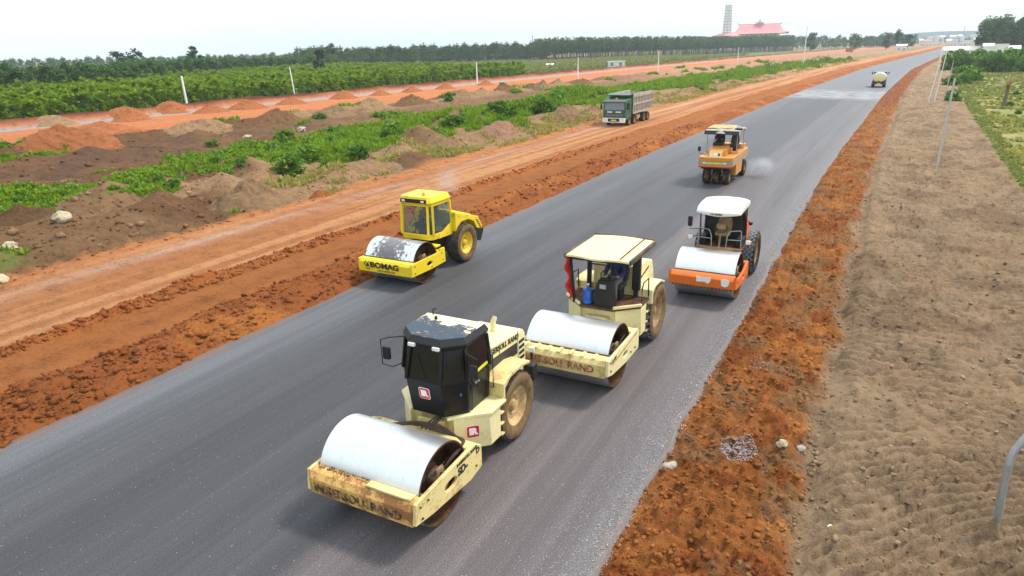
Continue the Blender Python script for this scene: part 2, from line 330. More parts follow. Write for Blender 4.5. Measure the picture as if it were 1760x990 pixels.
def land_left(s, Y):
    s = np.asarray(s, float); Y = np.asarray(Y, float)
    w = (fbm(s / 1.5, Y / 3.0, 3, 4) - 0.5)
    se = s + w * 0.7
    l1 = fbm(s * 2.6, Y * 2.6, 5, 4); l2 = fbm(s * 0.5, Y * 0.3, 6, 4); l3 = fbm(s * 5, Y * 5, 8, 3); sm = vn(s * 0 + 3, Y / 5.0, 9)
    z = np.zeros_like(s)
    lo = band(se, -18.3, -15.95, 0.25)
    z += lo * (0.10 + 0.20 * np.exp(-((s + 17.3 + w) / 0.75) ** 2) * (0.5 + l2) + 0.34 * (l1 - 0.45) + 0.10 * (l3 - 0.5))
    wc = -21.1 - 0.5 * (sm - 0.5) - w * 0.3; wr = np.exp(-((s - wc) / 0.30) ** 2) * (0.25 + 1.0 * vn(s, Y / 1.7, 12))
    z += wr * 0.26 + wr * 0.25 * (l1 - 0.5)
    z += band(s, -28, -18.3, 0.5) * (0.05 * (fbm(s * 1.4, Y * 0.06, 14, 3) - 0.5) + 0.03 * (l2 - 0.5))
    lip = np.exp(-((s + 27.6 + w * 0.5) / 0.4) ** 2); z += lip * 0.14 * (0.3 + l1)
    rough = band(s, -69, -28.5, 0.7)
    z += rough * (0.70 * (l2 - 0.45) + 0.48 * (l1 - 0.5) + 0.20 * (l3 - .5)) * np.interp(Y, [0, 60, 200, 500], [1, 1, 0.9, 0.5])
    z += band(s, -48, -35, 2.5) * (0.35 + 0.5 * (fbm(s / 3, Y / 4, 21, 3) - 0.5)) - band(s, -57, -50, 2) * 0.3
    for hs, hy, hr, hh in HEAPS:
        d = np.sqrt((s - hs) ** 2 + ((Y - hy) * 0.85) ** 2) / hr + (l1 - 0.5) * 0.35 + (l2 - .5) * .5
        z += hh * np.clip(1 - d, 0, 1) ** 1.2 * 1.2
    z += np.exp(-((s + 66.5 + w * 3) / 2.4) ** 2) * (0.15 + 1.4 * vn(s / 4, Y / 5, 23)) * 0.62 + np.exp(-((s + 31.5 + w * 3) / 2.2) ** 2) * np.clip(vn(s / 3, Y / 4.5, 25) - 0.35, 0, 1) * 1.6 * sst(20, 32, Y)
    z += band(s, -97, -94, 0.6) * (0.65 + 0.6 * (vn(s, Y / 5, 24)))
    z += band(s, -94, -69, 1) * 0.10 * (l2 - 0.5)
    z -= sst(-100, -106, s) * 0.3 + sst(-15.9, -15.7, s) * 0.05
    # soils
    col = np.broadcast_to(RED_LOOSE, s.shape + (3,)).copy()
    col = lerp(col, RED_LOOSE * 1.45 * np.array((1, 1.15, 1.0)), sst(0.52, 0.62, l2) * 0.7)
    st = fbm(s * 1.6, Y * 0.05, 33, 4)
    col = lerp(col, RED_PACK * (0.85 + 0.4 * st[..., None]), 1 - sst(-18.6, -18.1, se))
    col = lerp(col, RED_LOOSE * 1.25, np.clip(wr * 1.6, 0, 1))
    hb = 1 - sst(-21.9, -21.3, se); col = lerp(col, HAUL + (HAUL2 - HAUL) * (sst(0.4, 0.62, st))[..., None], hb * (1 - np.clip(wr * 1.3, 0, 1)))
    col = lerp(col, DUST, np.exp(-((s + 26.2 + 0.5 * (sm - 0.5)) / 0.65) ** 2) * (0.10 + 0.75 * vn(s * 2, Y / 4, 41)) * 0.75)
    col = lerp(col, HAUL2 * np.array((0.9, .75, .62)), 1 - sst(-27.6, -27.0, se))
    ridgecol = BROWN * (1 - sst(0.42, 0.60, fbm(s / 4, Y / 6, 43, 4)))[..., None] + TAN * sst(0.42, 0.60, fbm(s / 4, Y / 6, 43, 4))[..., None]
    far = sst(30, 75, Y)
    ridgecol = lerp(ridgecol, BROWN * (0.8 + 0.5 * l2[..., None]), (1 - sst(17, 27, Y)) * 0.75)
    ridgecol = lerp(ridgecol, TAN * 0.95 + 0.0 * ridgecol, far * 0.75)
    col = lerp(col, ridgecol, 1 - sst(-29.2, -28.2, se))
    col = lerp(col, PURPLE + (BROWN * 1.15 - PURPLE) * sst(.4, .6, l2)[..., None], (1 - sst(-49, -45, se)) * (1 - 0.4 * far))
    col = lerp(col, TAN * 0.9 + (BROWN - TAN * 0.9) * sst(0.48, 0.6, fbm(s / 5, Y / 8, 45, 3))[..., None], 1 - sst(-64.5, -61, se))
    o2 = ORANGE * (0.85 + 0.35 * st[..., None]); col = lerp(col, o2, 1 - sst(-70.5, -68.5, se + w * 2.5))
    col = lerp(col, PINK * (0.8 + 0.5 * l2[..., None]), sst(130, 220, Y) * band(s, -78, -28, 3) * .8)
    g1 = band(s, -93.6, -90.2, 0.4); col = lerp(col, GREY, g1)
    col = lerp(col, DRED, 1 - sst(-94.6, -93.8, se)); col = lerp(col, PGROUND, 1 - sst(-98.4, -97, se))
    g = grassmask(s, Y); col = lerp(col, GREEN, g * 0.8)
    return z, col
def land_right(s, Y):
    s = np.asarray(s, float); Y = np.asarray(Y, float)
    w = fbm(s / 1.2, Y / 2.0, 103, 4) - 0.5; se = s + w * 0.9
    l1 = fbm(s * 3.2, Y * 3.2, 105, 4); l2 = fbm(s * 0.6, Y * 0.45, 106, 4); l3 = fbm(s * 9, Y * 9, 107, 3); l4 = fbm(s * 1.1, Y * 1.1, 108, 3)
    red = 1 - sst(-0.75, -0.25, se)
    z = np.full_like(s, -0.03)
    edge = sst(RR, RR + 0.35, s); z -= (1 - sst(RR + 0.1, RR + 0.55, s)) * 0.07
    z += red * edge * (0.40 * (l1 - 0.46) + 0.22 * (l3 - 0.5) + 0.22 * (l2 - 0.45) + 0.05)
    # wheel rut and ridge where the red strip meets the brown one
    z += np.exp(-((s + 0.35 + w * 0.35) / 0.22) ** 2) * (-0.12) + np.exp(-((s - 0.15 + w * 0.4) / 0.28) ** 2) * 0.10
    br = sst(-0.5, 0.2, se) * (1 - sst(6.7, 7.6, se))
    # dozer cleat marks: ridges across each track lane
    lane = np.floor((s + 0.35 * (vn(s * 0, Y / 14, 110))) / 0.62); ph = _h(lane, lane * 0 + 3, 5) * 6.28 + 2.0 * vn(lane, Y / 6.0, 111)
    cle = np.sin((Y - s * (0.22 + 1.1 * (1 - sst(11, 18, Y))) + 0.45 * (l4 - .5) + 0.9 * (l2 - .5)) / 0.42 * 6.2832)
    cle = np.sign(cle) * np.abs(cle) ** 0.8
    amp = sst(0.36, 0.58, fbm(s / 1.6, Y / 3.2, 112, 3) + 0.06)
    z += br * (0.085 * cle * amp + 0.18 * (l4 - 0.5) + 0.30 * (l1 - 0.5) * (1.2 - 0.7 * amp) + 0.18 * (l3 - 0.5) + 0.22 * (l2 - .5))
    z += -br * 0.025 * np.clip(s, 0, 9)
    z -= sst(6.6, 8.4, se) * 0.45 + sst(10, 16, s) * 0.25
    fld = sst(7.3, 8.3, se); z += fld * (0.10 * (l2 - 0.5) + 0.05 * (l1 - .5))
    rb = np.exp(-((s - 6.8 + w) / 0.6) ** 2) * band(Y, 28, 70, 6); z += rb * 0.25 * (0.4 + l1)
    col = np.broadcast_to(RORANGE, s.shape + (3,)).copy()
    col = lerp(col, RORANGE * np.array((0.78, 0.66, 0.62)), sst(0.50, 0.62, l4)); q = sst(0.47, 0.58, fbm(s / 0.8, Y / 1.0, 115, 6, 0.62))
    col = lerp(col, RGREY, q * 0.7); col = lerp(col, RORANGE * np.array((1.35, 1.45, 1.3)), sst(0.60, 0.68, fbm(s * 1.2, Y * 1.1, 116, 3)) * 0.7)
    col = lerp(col, DRED * 1.6, sst(75, 120, Y) * 0.55)
    b = BRIGHTBROWN * (0.78 + 0.45 * l4[..., None]); b = lerp(b, BRIGHTBROWN * np.array((0.66, .62, .60)), sst(0.54, 0.66, l2) * 0.7)
    b = lerp(b, BRIGHTBROWN * np.array((1.18, 0.98, 0.86)), sst(0.55, .65, fbm(s / 2, Y / 3, 120, 3)) * 0.2)
    col = lerp(col, b, 1 - red)
    f = FIELD + (FIELDG - FIELD) * sst(0.45, 0.60, fbm(s / 6, Y / 5, 118, 4))[..., None]
    bare = band(Y, 20, 62, 8) * sst(0.40, 0.55, fbm(s / 3.5, Y / 2.0, 119, 3)); f = lerp(f, np.array((0.27, 0.20, 0.13)) + 0 * f, bare * 0.85)
    f = lerp(f, FIELDG * 1.1, sst(120, 150, Y) * 0.8)
    col = lerp(col, f, fld); col = lerp(col, GREEN, band(se, 7.0, 8.2, 0.35) * 0.7 * sst(0.35, 0.5, l4) * band(Y, 30, 400, 6))
    return z, col
def ground_z(x, Y):
    s = np.asarray(x, float) - cur(Y)
    zl = land_left(s, Y)[0]; zr = land_right(s, Y)[0]
    return np.where(s < RL, zl, np.where(s > RR, zr, 0.0))
def gz(x, y): return float(ground_z(np.array([x]), np.array([y]))[0])
def rows(y0, y1, d0, k):
    r = [y0]
    while r[-1] < y1: r.append(r[-1] + max(d0, k * r[-1]))
    return np.array(r)
def cols(*segs):
    out = []
    for a, b, d in segs: out += list(np.arange(a, b - 1e-6, d))
    return np.array(out + [segs[-1][1]])
def sheet(name, S, Y, fn, mat):
    SS, YY = np.meshgrid(S, Y); z, col = fn(SS, YY)
    V = np.stack([SS + cur(YY), YY, z], -1).reshape(-1, 3); nx, ny = len(S), len(Y)
    i = (np.arange(ny - 1)[:, None] * nx + np.arange(nx - 1)[None, :]).ravel()
    F = np.stack([i, i + 1, i + 1 + nx, i + nx], -1)
    me = fastmesh(name, V, F, mat, smooth=True)
    if col is not None:
        a = me.color_attributes.new('soil', 'FLOAT_COLOR', 'POINT')
        c4 = np.concatenate([col.reshape(-1, 3), np.ones((nx * ny, 1))], 1).astype(np.float32); a.data.foreach_set('color', c4.ravel())
    return tag(link(bpy.data.objects.new(name, me)), kind='structure')
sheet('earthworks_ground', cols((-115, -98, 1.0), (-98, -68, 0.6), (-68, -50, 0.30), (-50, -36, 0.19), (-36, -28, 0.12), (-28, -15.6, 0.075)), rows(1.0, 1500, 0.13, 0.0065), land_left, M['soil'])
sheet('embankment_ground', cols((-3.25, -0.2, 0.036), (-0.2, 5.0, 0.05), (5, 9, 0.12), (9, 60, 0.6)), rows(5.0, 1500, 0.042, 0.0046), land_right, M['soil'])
# outer countryside to the horizon
def outer(S, Y):
    n = fbm(S / 90, Y / 60, 201, 4); col = np.broadcast_to(np.array((0.08, 0.12, 0.03)), S.shape + (3,)).copy()
    col = lerp(col, np.array((0.20, 0.14, 0.075)) + 0 * col, sst(0.48, 0.60, n)); col = lerp(col, PGROUND + 0 * col, sst(-80, -140, S) * (1 - sst(350, 500, Y)))
    col = lerp(col, FIELDG + 0 * col, sst(30, 60, S) * .8)
    return np.full_like(S, -0.75) + 8 * sst(1600, 3400, np.hypot(S, Y)) * fbm(S / 700, Y / 900, 203, 3), col
t = np.concatenate([np.arange(-60, 60) * 1.0, ]); g = np.sign(t) * (np.abs(t) / 60) ** 2.2 * 3600
sheet('ground', np.concatenate([g, [3600]]), np.concatenate([g, [3600]]), outer, M['soil_smooth'])
# paved road: one sheet with a thin rolled edge
def asphalt():
    m, n, p = nodes('asphalt'); at = n.nodes.new('ShaderNodeAttribute'); at.attribute_name = 'lat'; lat = at.outputs['Fac']
    t = n.nodes.new('ShaderNodeTexCoord'); oc = t.outputs['Object']; sx = n.nodes.new('ShaderNodeSeparateXYZ'); n.links.new(oc, sx.inputs[0]); y = sx.outputs[1]
    cb = n.nodes.new('ShaderNodeCombineXYZ'); n.links.new(lat, cb.inputs[0]); n.links.new(y, cb.inputs[1])
    big = noise(n, vecmap(n, cb.outputs[0], (0.9, 0.035, 1)), 1.0, 4, 0.6); mid = noise(n, cb.outputs[0], 0.5, 4, 0.6); fine = noise(n, oc, 38, 3, 0.7)
    lin = noise(n, vecmap(n, cb.outputs[0], (6.0, 0.05, 1)), 1.0, 3, 0.6)
    wob = math_(n, 'MULTIPLY', math_(n, 'SUBTRACT', mid, 0.5), 0.35); la = math_(n, 'ADD', lat, wob)
    right = ramp(n, math_(n, 'ADD', la, 7.55), 0.0, 0.25)
    col = mix(n, right, (0.053, 0.051, 0.056), (0.104, 0.091, 0.094))
    ledge = ramp(n, math_(n, 'MULTIPLY', math_(n, 'ADD', la, 15.8), 0.25), 0.1, 0.9); col = mix(n, math_(n, 'SUBTRACT', 0.75, math_(n, 'MULTIPLY', ledge, 0.75)), col, (0.110, 0.116, 0.128))  # bluish sky sheen along the left edge, mixed into the base colour
    col = mix(n, 1.0, col, ramp(n, big, 0.3, 0.7, (0.70, 0.70, 0.71, 1), (1.32, 1.31, 1.30, 1)), 'MULTIPLY')
    col = mix(n, 1.0, col, ramp(n, lin, 0.32, 0.68, (0.88, 0.88, 0.88, 1), (1.12, 1.12, 1.12, 1)), 'MULTIPLY')
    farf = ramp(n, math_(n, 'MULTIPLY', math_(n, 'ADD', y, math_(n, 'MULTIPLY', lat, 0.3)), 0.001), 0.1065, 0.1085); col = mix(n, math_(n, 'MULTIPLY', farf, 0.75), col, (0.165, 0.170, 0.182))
    midf = ramp(n, math_(n, 'MULTIPLY', y, 0.001), 0.018, 0.06); col = mix(n, math_(n, 'MULTIPLY', midf, 0.35), col, (0.130, 0.132, 0.142))  # paler and bluer with distance: grazing sky reflection painted into the colour
    dl = math_(n, 'MULTIPLY', ramp(n, math_(n, 'SUBTRACT', 1.0, math_(n, 'MULTIPLY', math_(n, 'ABSOLUTE', math_(n, 'ADD', la, 9.4)), 0.5)), 0.1, 0.5), math_(n, 'SUBTRACT', midf, farf, True))
    col = mix(n, math_(n, 'MULTIPLY', dl, 0.45), col, (0.070, 0.072, 0.082))
    col = mix(n, 1.0, col, ramp(n, fine, 0.32, 0.68, (0.5, 0.5, 0.5, 1), (1.5, 1.5, 1.5, 1)), 'MULTIPLY')
    pb = math_(n, 'MULTIPLY', ramp(n, math_(n, 'SUBTRACT', 1.0, math_(n, 'MULTIPLY', math_(n, 'ABSOLUTE', math_(n, 'SUBTRACT', math_(n, 'ADD', y, math_(n, 'MULTIPLY', lat, 0.3)), 118.0)), 0.09)), 0.0, 0.4), ramp(n, mid, 0.38, 0.6)); col = mix(n, math_(n, 'MULTIPLY', pb, 0.7), col, (0.36, 0.35, 0.35))
    dn = noise(n, cb.outputs[0], 1.7, 6, 0.7); el = math_(n, 'MULTIPLY', math_(n, 'SUBTRACT', 1.0, math_(n, 'MULTIPLY', math_(n, 'ADD', lat, 15.8), 1.2), True), 0.42); er = math_(n, 'MULTIPLY', math_(n, 'ADD', math_(n, 'MULTIPLY', math_(n, 'ADD', lat, 3.1), 2.0), 1.0, True), 0.30)
    dd = ramp(n, math_(n, 'ADD', dn, math_(n, 'ADD', el, er)), 0.70, 0.86); col = mix(n, math_(n, 'MULTIPLY', dd, 0.32), col, (0.21, 0.095, 0.05))
    # loose pale chippings
    vo = N(n, 'ShaderNodeTexVoronoi', Scale=33.0); n.links.new(oc, vo.inputs['Vector']); dot = ramp(n, vo.outputs['Distance'], 0.20, 0.28, (1, 1, 1, 1), (0, 0, 0, 1))
    sc = n.nodes.new('ShaderNodeSeparateColor'); n.links.new(vo.outputs['Color'], sc.inputs[0])
    eg = ramp(n, math_(n, 'MULTIPLY', math_(n, 'ADD', la, 4.3), 0.85), 0.0, 1.0); patch = ramp(n, noise(n, cb.outputs[0], 0.8, 4, 0.65), 0.5, 0.75)
    dens = math_(n, 'ADD', math_(n, 'MULTIPLY', eg, 0.55), math_(n, 'ADD', math_(n, 'MULTIPLY', math_(n, 'MULTIPLY', patch, right), 0.13), 0.016))
    dm = math_(n, 'MULTIPLY', dot, math_(n, 'LESS_THAN', sc.outputs[0], dens)); col = mix(n, math_(n, 'MULTIPLY', dm, 0.8), col, (0.50, 0.49, 0.50))
    col = mix(n, math_(n, 'MULTIPLY', eg, 0.35), col, (0.175, 0.165, 0.17))
    n.links.new(col, p.inputs['Base Color']); p.inputs['Roughness'].default_value = 0.62; p.inputs['Specular IOR Level'].default_value = 0.32
    bump(n, p, fine, 0.5, 0.012); return m
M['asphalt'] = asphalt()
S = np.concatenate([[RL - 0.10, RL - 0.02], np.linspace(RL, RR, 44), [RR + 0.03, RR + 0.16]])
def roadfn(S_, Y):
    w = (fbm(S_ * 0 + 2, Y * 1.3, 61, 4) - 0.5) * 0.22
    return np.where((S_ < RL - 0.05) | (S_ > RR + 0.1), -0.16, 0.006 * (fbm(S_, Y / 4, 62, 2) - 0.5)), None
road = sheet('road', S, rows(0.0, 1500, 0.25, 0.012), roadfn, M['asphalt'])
me = road.data; Vc = np.empty(len(me.vertices) * 3, np.float32); me.vertices.foreach_get('co', Vc); Vc = Vc.reshape(-1, 3)
a = me.attributes.new('lat', 'FLOAT', 'POINT'); lat = (Vc[:, 0] - cur(Vc[:, 1])).astype(np.float32); a.data.foreach_set('value', lat)
edge = (lat > RR - 0.02) | (lat < RL + 0.02)
Vc[:, 0] += np.where(edge, (fbm(Vc[:, 0] * 0 + (lat > -9) * 40, Vc[:, 1] * 0.9, 64, 4) - 0.5) * 0.30, 0); me.vertices.foreach_set('co', Vc.ravel())

# ------------------------------------------------------------------ loose clods lying on the soil (beyond counting)
def rockverts():
    bm = bmesh.new(); bmesh.ops.create_icosphere(bm, subdivisions=1, radius=1.0)
    V = np.array([v.co[:] for v in bm.verts]); F = np.array([[v.index for v in f.verts] for f in bm.faces]); bm.free(); return V, F
IV, IF = rockverts()
def clods(name, xy, size, colfn, label, zoff=0.25):
    n = len(xy); V = IV[None] * (1 + (rng.random((n, len(IV), 1)) - 0.5) * 1.1)
    V = V * (size[:, None, None] * (0.7 + 0.6 * rng.random((n, 1, 3)))) * np.array((1, 1, 0.75))
    z = ground_z(xy[:, 0], xy[:, 1]) + size * zoff
    V = V + np.concatenate([xy, z[:, None]], 1)[:, None, :]
    F = (IF[None] + (np.arange(n) * len(IV))[:, None, None]).reshape(-1, 3)
    me = fastmesh(name, V.reshape(-1, 3), F, M['soil']); c = colfn(xy[:, 0] - cur(xy[:, 1]), xy[:, 1])
    c = c * (0.8 + 0.5 * rng.random((n, 1))); a = me.color_attributes.new('soil', 'FLOAT_COLOR', 'POINT')
    c4 = np.ones((n, len(IV), 4), np.float32); c4[..., :3] = c[:, None, :]; a.data.foreach_set('color', c4.ravel())
    return tag(link(bpy.data.objects.new(name, me)), label, 'soil', kind='stuff')
def spread(n, s0, s1, y0, y1, p=2.0):
    y = y0 * (y1 / y0) ** (rng.random(n) ** 1.0); s = s0 + (s1 - s0) * rng.random(n); return np.stack([s + cur(y), y], 1)
xy = np.concatenate([spread(15000, RR + 0.05, -0.3, 8, 60), spread(9000, -0.4, 6.5, 8, 60)]); k = np.where(np.arange(len(xy)) < 15000, 1.0, 1.0)
sz = 0.008 + 0.055 * rng.random(len(xy)) ** 6; clods('soil_clods', xy, sz * k, lambda s, y: land_right(s, y)[1] * 1.25, 'loose red and brown clods strewn over the right-hand earth shoulder', 0.08)
xy = np.concatenate([spread(4200, -18.4, RL, 5, 70), spread(3000, -21.5, -20.7, 6, 60), spread(5500, -45, -27.5, 10, 70)])
sz = 0.02 + 0.085 * rng.random(len(xy)) ** 4.5; clods('soil_clods', xy, sz, lambda s, y: land_left(s, y)[1], 'loose clods strewn over the red berms and mounds left of the road')
xy = spread(3200, -68, -29, 14, 110); sz = 0.04 + 0.20 * rng.random(len(xy)) ** 6; clods('earth_lumps', xy, sz, lambda s, y: land_left(s, y)[1] * 1.35, 'broken lumps of earth littering the spoil ground between the two dirt roads', 0.05)
# spilled pale chippings on the red shoulder
def chips(cx, cy, r, n, label):
    th = rng.random(n) * 6.283; rr = r * rng.random(n) ** 0.65; xy = np.stack([cx + rr * np.cos(th) * 0.8, cy + rr * np.sin(th) * 1.2], 1)
    clods('spilled_chippings', xy, 0.005 + 0.009 * rng.random(n), lambda s, y: np.broadcast_to(np.array((0.44, 0.39, 0.39)), (len(s), 3)), label, 2.2)
chips(-1.72, 12.6, 0.46, 1300, 'pale stone chippings spilled in a patch on the red shoulder')
chips(-1.95, 16.9, 0.36, 160, 'small faint patch of pale chippings further up the red shoulder')
n = 7000; y = 6.5 * (40 / 6.5) ** rng.random(n); s = RR + 0.05 - 0.5 * rng.random(n) ** 3.2 + 0.06 * rng.normal(size=n); xy = np.stack([s + cur(y), y], 1)
clods('edge_chippings', xy, (0.0035 + 0.008 * rng.random(n) ** 2) * (1 + y / 40), lambda s, y: np.broadcast_to(np.array((0.46, 0.44, 0.45)), (len(s), 3)), 'loose pale chippings along the right edge of the asphalt', 0.6)
# ------------------------------------------------------------------ lettering
def textmesh(txt, size, mat, bold=0.0, ext=0.004, sx=1.0):
    cu = bpy.data.curves.new('lettering', 'FONT'); cu.body = txt; cu.size = size; cu.extrude = ext; cu.offset = bold; cu.align_x = 'CENTER'; cu.align_y = 'CENTER'
    cu.resolution_u = 3
    o = bpy.data.objects.new('lettering', cu); C.objects.link(o); bpy.context.view_layer.update()
    me = bpy.data.meshes.new_from_object(o.evaluated_get(bpy.context.evaluated_depsgraph_get())); bpy.data.objects.remove(o)
    me.transform(Matrix.Diagonal((sx, 1, 1, 1))); me.materials.clear(); me.materials.append(mat); return me
FRONT = Matrix.Rotation(R(90), 4, 'X'); SIDE = Matrix.Rotation(R(90), 4, 'Z') @ FRONT; REAR = Matrix.Rotation(R(180), 4, 'Z') @ FRONT
def letter(txt, size, mat, loc, rot, parent, bold=0.006, sx=1.0, name='lettering'):
    o = bpy.data.objects.new(name, textmesh(txt, size, mat, bold, 0.004, sx)); link(o, parent)
    o.matrix_local = Matrix.Translation(loc) @ rot; return o
def rrect(w, h, r, n=4):
    out = []
    for cx, cy, a0 in ((w / 2 - r, h / 2 - r, 0), (-w / 2 + r, h / 2 - r, 90), (-w / 2 + r, -h / 2 + r, 180), (w / 2 - r, -h / 2 + r, 270)):
        for i in range(n + 1): a = R(a0 + 90 * i / n); out.append((cx + r * math.cos(a), cy + r * math.sin(a)))
    return out
def badge(loc, rot, w, parent):
    o = B().prism(rrect(w * 1.12, w * 1.12, w * 0.2), -0.004, 0.002, 'z').build('badge', M['logowhite'], parent); o.matrix_local = Matrix.Translation(loc) @ rot
    q = B().prism(rrect(w, w, w * 0.16), 0.002, 0.008, 'z').build('red_field', M['logored'], o)
    letter('IR', w * 0.74, M['logowhite'], (0.0, 0, 0.011), Matrix.Identity(4), o, 0.016 * w / 0.3, 1.0)
    return o
def rot2(px, py, a): return (px * math.cos(a) - py * math.sin(a), px * math.sin(a) + py * math.cos(a))

# ------------------------------------------------------------------ wheels and drums
def wheel(parent, x, y, r, w, rim, tyre, lugm, side=1, tread='diamond', rimr=None, seg=36):
    rimr = rimr or r * 0.56; h = w / 2
    ro = B().lathe([(x + side * h * 0.25, 0.0), (x + side * h * 0.25, rimr * 0.45), (x + side * h * 0.42, rimr * 0.5), (x + side * h * 0.42, rimr * 0.72), (x + side * h * 0.75, rimr * 0.90), (x + side * h * 0.82, rimr * 1.02),
                    (x + side * h * 0.70, rimr * 1.02), (x - side * h * 0.8, rimr * 1.02), (x - side * h * 0.8, 0.0)], 'x', (0, y, r), seg).build('wheel', rim, parent)
    prof = [(-h * 0.80, rimr), (-h * 0.98, rimr * 1.25), (-h, r * 0.86), (-h * 0.86, r * 0.955), (-h * 0.5, r * 0.985), (0, r * 0.99), (h * 0.5, r * 0.985), (h * 0.86, r * 0.955), (h, r * 0.86), (h * 0.98, rimr * 1.25), (h * 0.80, rimr)]
    ty = B().lathe([(x + a, b) for a, b in prof], 'x', (0, y, r), seg, closed=True).build('tyre', M['tyre'], ro, angle=60)
    for q in (-1, 1): B().lathe([(x + q * (h * 0.80 + 0.004), rimr * 1.0), (x + q * (h * 0.98 + 0.006), rimr * 1.25), (x + q * (h + 0.006), r * 0.855), (x + q * (h * 0.92), r * 0.93), (x + q * (h * 0.9), r * 0.92), (x + q * (h * 0.9), rimr * 1.2)], 'x', (0, y, r), seg, closed=True).build('sidewall', tyre, ro, angle=60)
    b = B()
    if tread:
        nr = 6; na = 26
        for k in range(nr):
            for i in range(na):
                a = 2 * math.pi * (i + 0.5 * (k % 2)) / na; cx = x - h * 0.82 + (k + 0.5) * (w * 0.82) / nr; da = math.pi / na * 0.80; dx = w * 0.82 / nr * 0.86
                e = abs(k - 2.5) / 2.5; R0 = r * (0.972 - 0.012 * e); R1 = r * (1.0 - 0.022 * e ** 2)
                def P(u, t, rr): return (cx + u, y + rr * math.cos(a + t), r + rr * math.sin(a + t))
                b.loft([[P(-dx, 0, rr), P(0, -da, rr), P(dx, 0, rr), P(0, da, rr)] for rr in (R0, R1)])
        b.build('tread_lugs', lugm, ro)
    hb = B().lathe([(x + side * h * 0.3, rimr * 0.30), (x + side * h * 0.62, rimr * 0.26), (x + side * h * 0.66, rimr * 0.2), (x + side * h * 0.66, 0)], 'x', (0, y, r), 16)
    for i in range(8):
        a = 2 * math.pi * i / 8; hb.cyl((x + side * h * 0.2, y + rimr * .38 * math.cos(a), r + rimr * .38 * math.sin(a)), (x + side * h * 0.36, y + rimr * .38 * math.cos(a), r + rimr * .38 * math.sin(a)), rimr * 0.045, 6)
    hb.build('hub', rim, ro)
    return ro
def drum(parent, r, w, mat):
    h = w / 2; d = B().lathe([(-h + 0.006, r - 0.03), (-h + 0.006, r), (h - 0.006, r), (h - 0.006, r - 0.03)], 'x', (0, 0, r), 72, closed=True).build('drum', mat, parent, angle=30)
    B().lathe([(-h + 0.005, r - 0.0005), (-h, r - 0.006), (-h, r - 0.032), (-h + 0.42, r - 0.06), (-h + 0.43, 0.32), (-h + 0.3, 0.30), (-h + 0.2, 0.2), (-h + 0.2, 0)], 'x', (0, 0, r), 72, cap=False).build('drum_end', M['rustin'], d)
    B().lathe([(h - 0.005, r - 0.0005), (h, r - 0.006), (h, r - 0.032), (h - 0.42, r - 0.06), (h - 0.43, 0.32), (h - 0.3, 0.30), (h - 0.2, 0.2), (h - 0.2, 0)], 'x', (0, 0, r), 72, cap=False).build('drum_end', M['rustin'], d)
    for s in (-1, 1):
        hb = B().lathe([(s * (h - 0.2), 0.26), (s * (h - 0.06), 0.24), (s * (h - 0.04), 0.12), (s * (h + 0.03), 0.12), (s * (h + 0.03), 0)], 'x', (0, 0, r), 24)
        for i in range(8):
            a = 2 * math.pi * i / 8; hb.cyl((s * (h - 0.1), 0.2 * math.cos(a), r + 0.2 * math.sin(a)), (s * (h - 0.03), 0.2 * math.cos(a), r + 0.2 * math.sin(a)), 0.02, 6)
        hb.build('drum_hub', M['darkdirt'], d)
        B().prism([(-0.16, r - 0.30), (0.16, r - 0.30), (0.10, r + 0.30), (-0.10, r + 0.30)], s * (h - 0.05), s * (h - 0.10), 'x').build('drum_bracket', M['rimbrown'], d, 0.01)
    return d
def side_plate(parent, s, fw, prof, hole, mat, bolts=()):
    """prof: outline (y,z); hole: (y,z,ry,rz) opening cut through the plate"""
    bm = bmesh.new(); x0, x1 = s * fw, s * (fw - 0.07)
    def loopv(pts, x): return [bm.verts.new((x, a, b)) for a, b in pts]
    hy, hz, ry, rz = hole; hp = [(hy + ry * math.cos(2 * math.pi * i / 20), hz + rz * math.sin(2 * math.pi * i / 20)) for i in range(20)]
    faces = []
    for x in (x0, x1):
        ov = loopv(prof, x); hv = loopv(hp, x); es = [bm.edges.new((ov[i], ov[(i + 1) % len(ov)])) for i in range(len(ov))] + [bm.edges.new((hv[i], hv[(i + 1) % 20])) for i in range(20)]
        bmesh.ops.triangle_fill(bm, edges=es, use_beauty=True); faces.append((ov, hv))
    (oa, ha), (ob, hb_) = faces
    for a, b in ((oa, ob), (ha, hb_)):
        for i in range(len(a)): bm.faces.new((a[i], a[(i + 1) % len(a)], b[(i + 1) % len(a)], b[i]))
    bmesh.ops.recalc_face_normals(bm, faces=bm.faces); me = bpy.data.meshes.new('side_plate'); bm.to_mesh(me); bm.free(); me.materials.append(mat)
    o = link(bpy.data.objects.new('side_plate', me), parent); m = o.modifiers.new('bevel', 'BEVEL'); m.width = 0.012; m.segments = 2; m.limit_method = 'ANGLE'; m.angle_limit = R(50)
    for by, bz in bolts: B().cyl((s * (fw - 0.01), by, bz), (s * (fw + 0.025), by, bz), 0.022, 6).build('bolt', M['darkdirt'], o)
    return o
def hose(parent, pts, r=0.018):
    P = [Vector(p) for p in pts]; out = []
    for i in range(len(P) - 1):
        p0, p1, p2, p3 = P[max(i - 1, 0)], P[i], P[i + 1], P[min(i + 2, len(P) - 1)]
        for k in range(6):
            t = k / 6; out.append(0.5 * ((2 * p1) + (p2 - p0) * t + (2 * p0 - 5 * p1 + 4 * p2 - p3) * t * t + (3 * p1 - p0 - 3 * p2 + p3) * t ** 3))
    out.append(P[-1]); return B().tube(out, r, 6).build('hose', M['hose'], parent, angle=80)
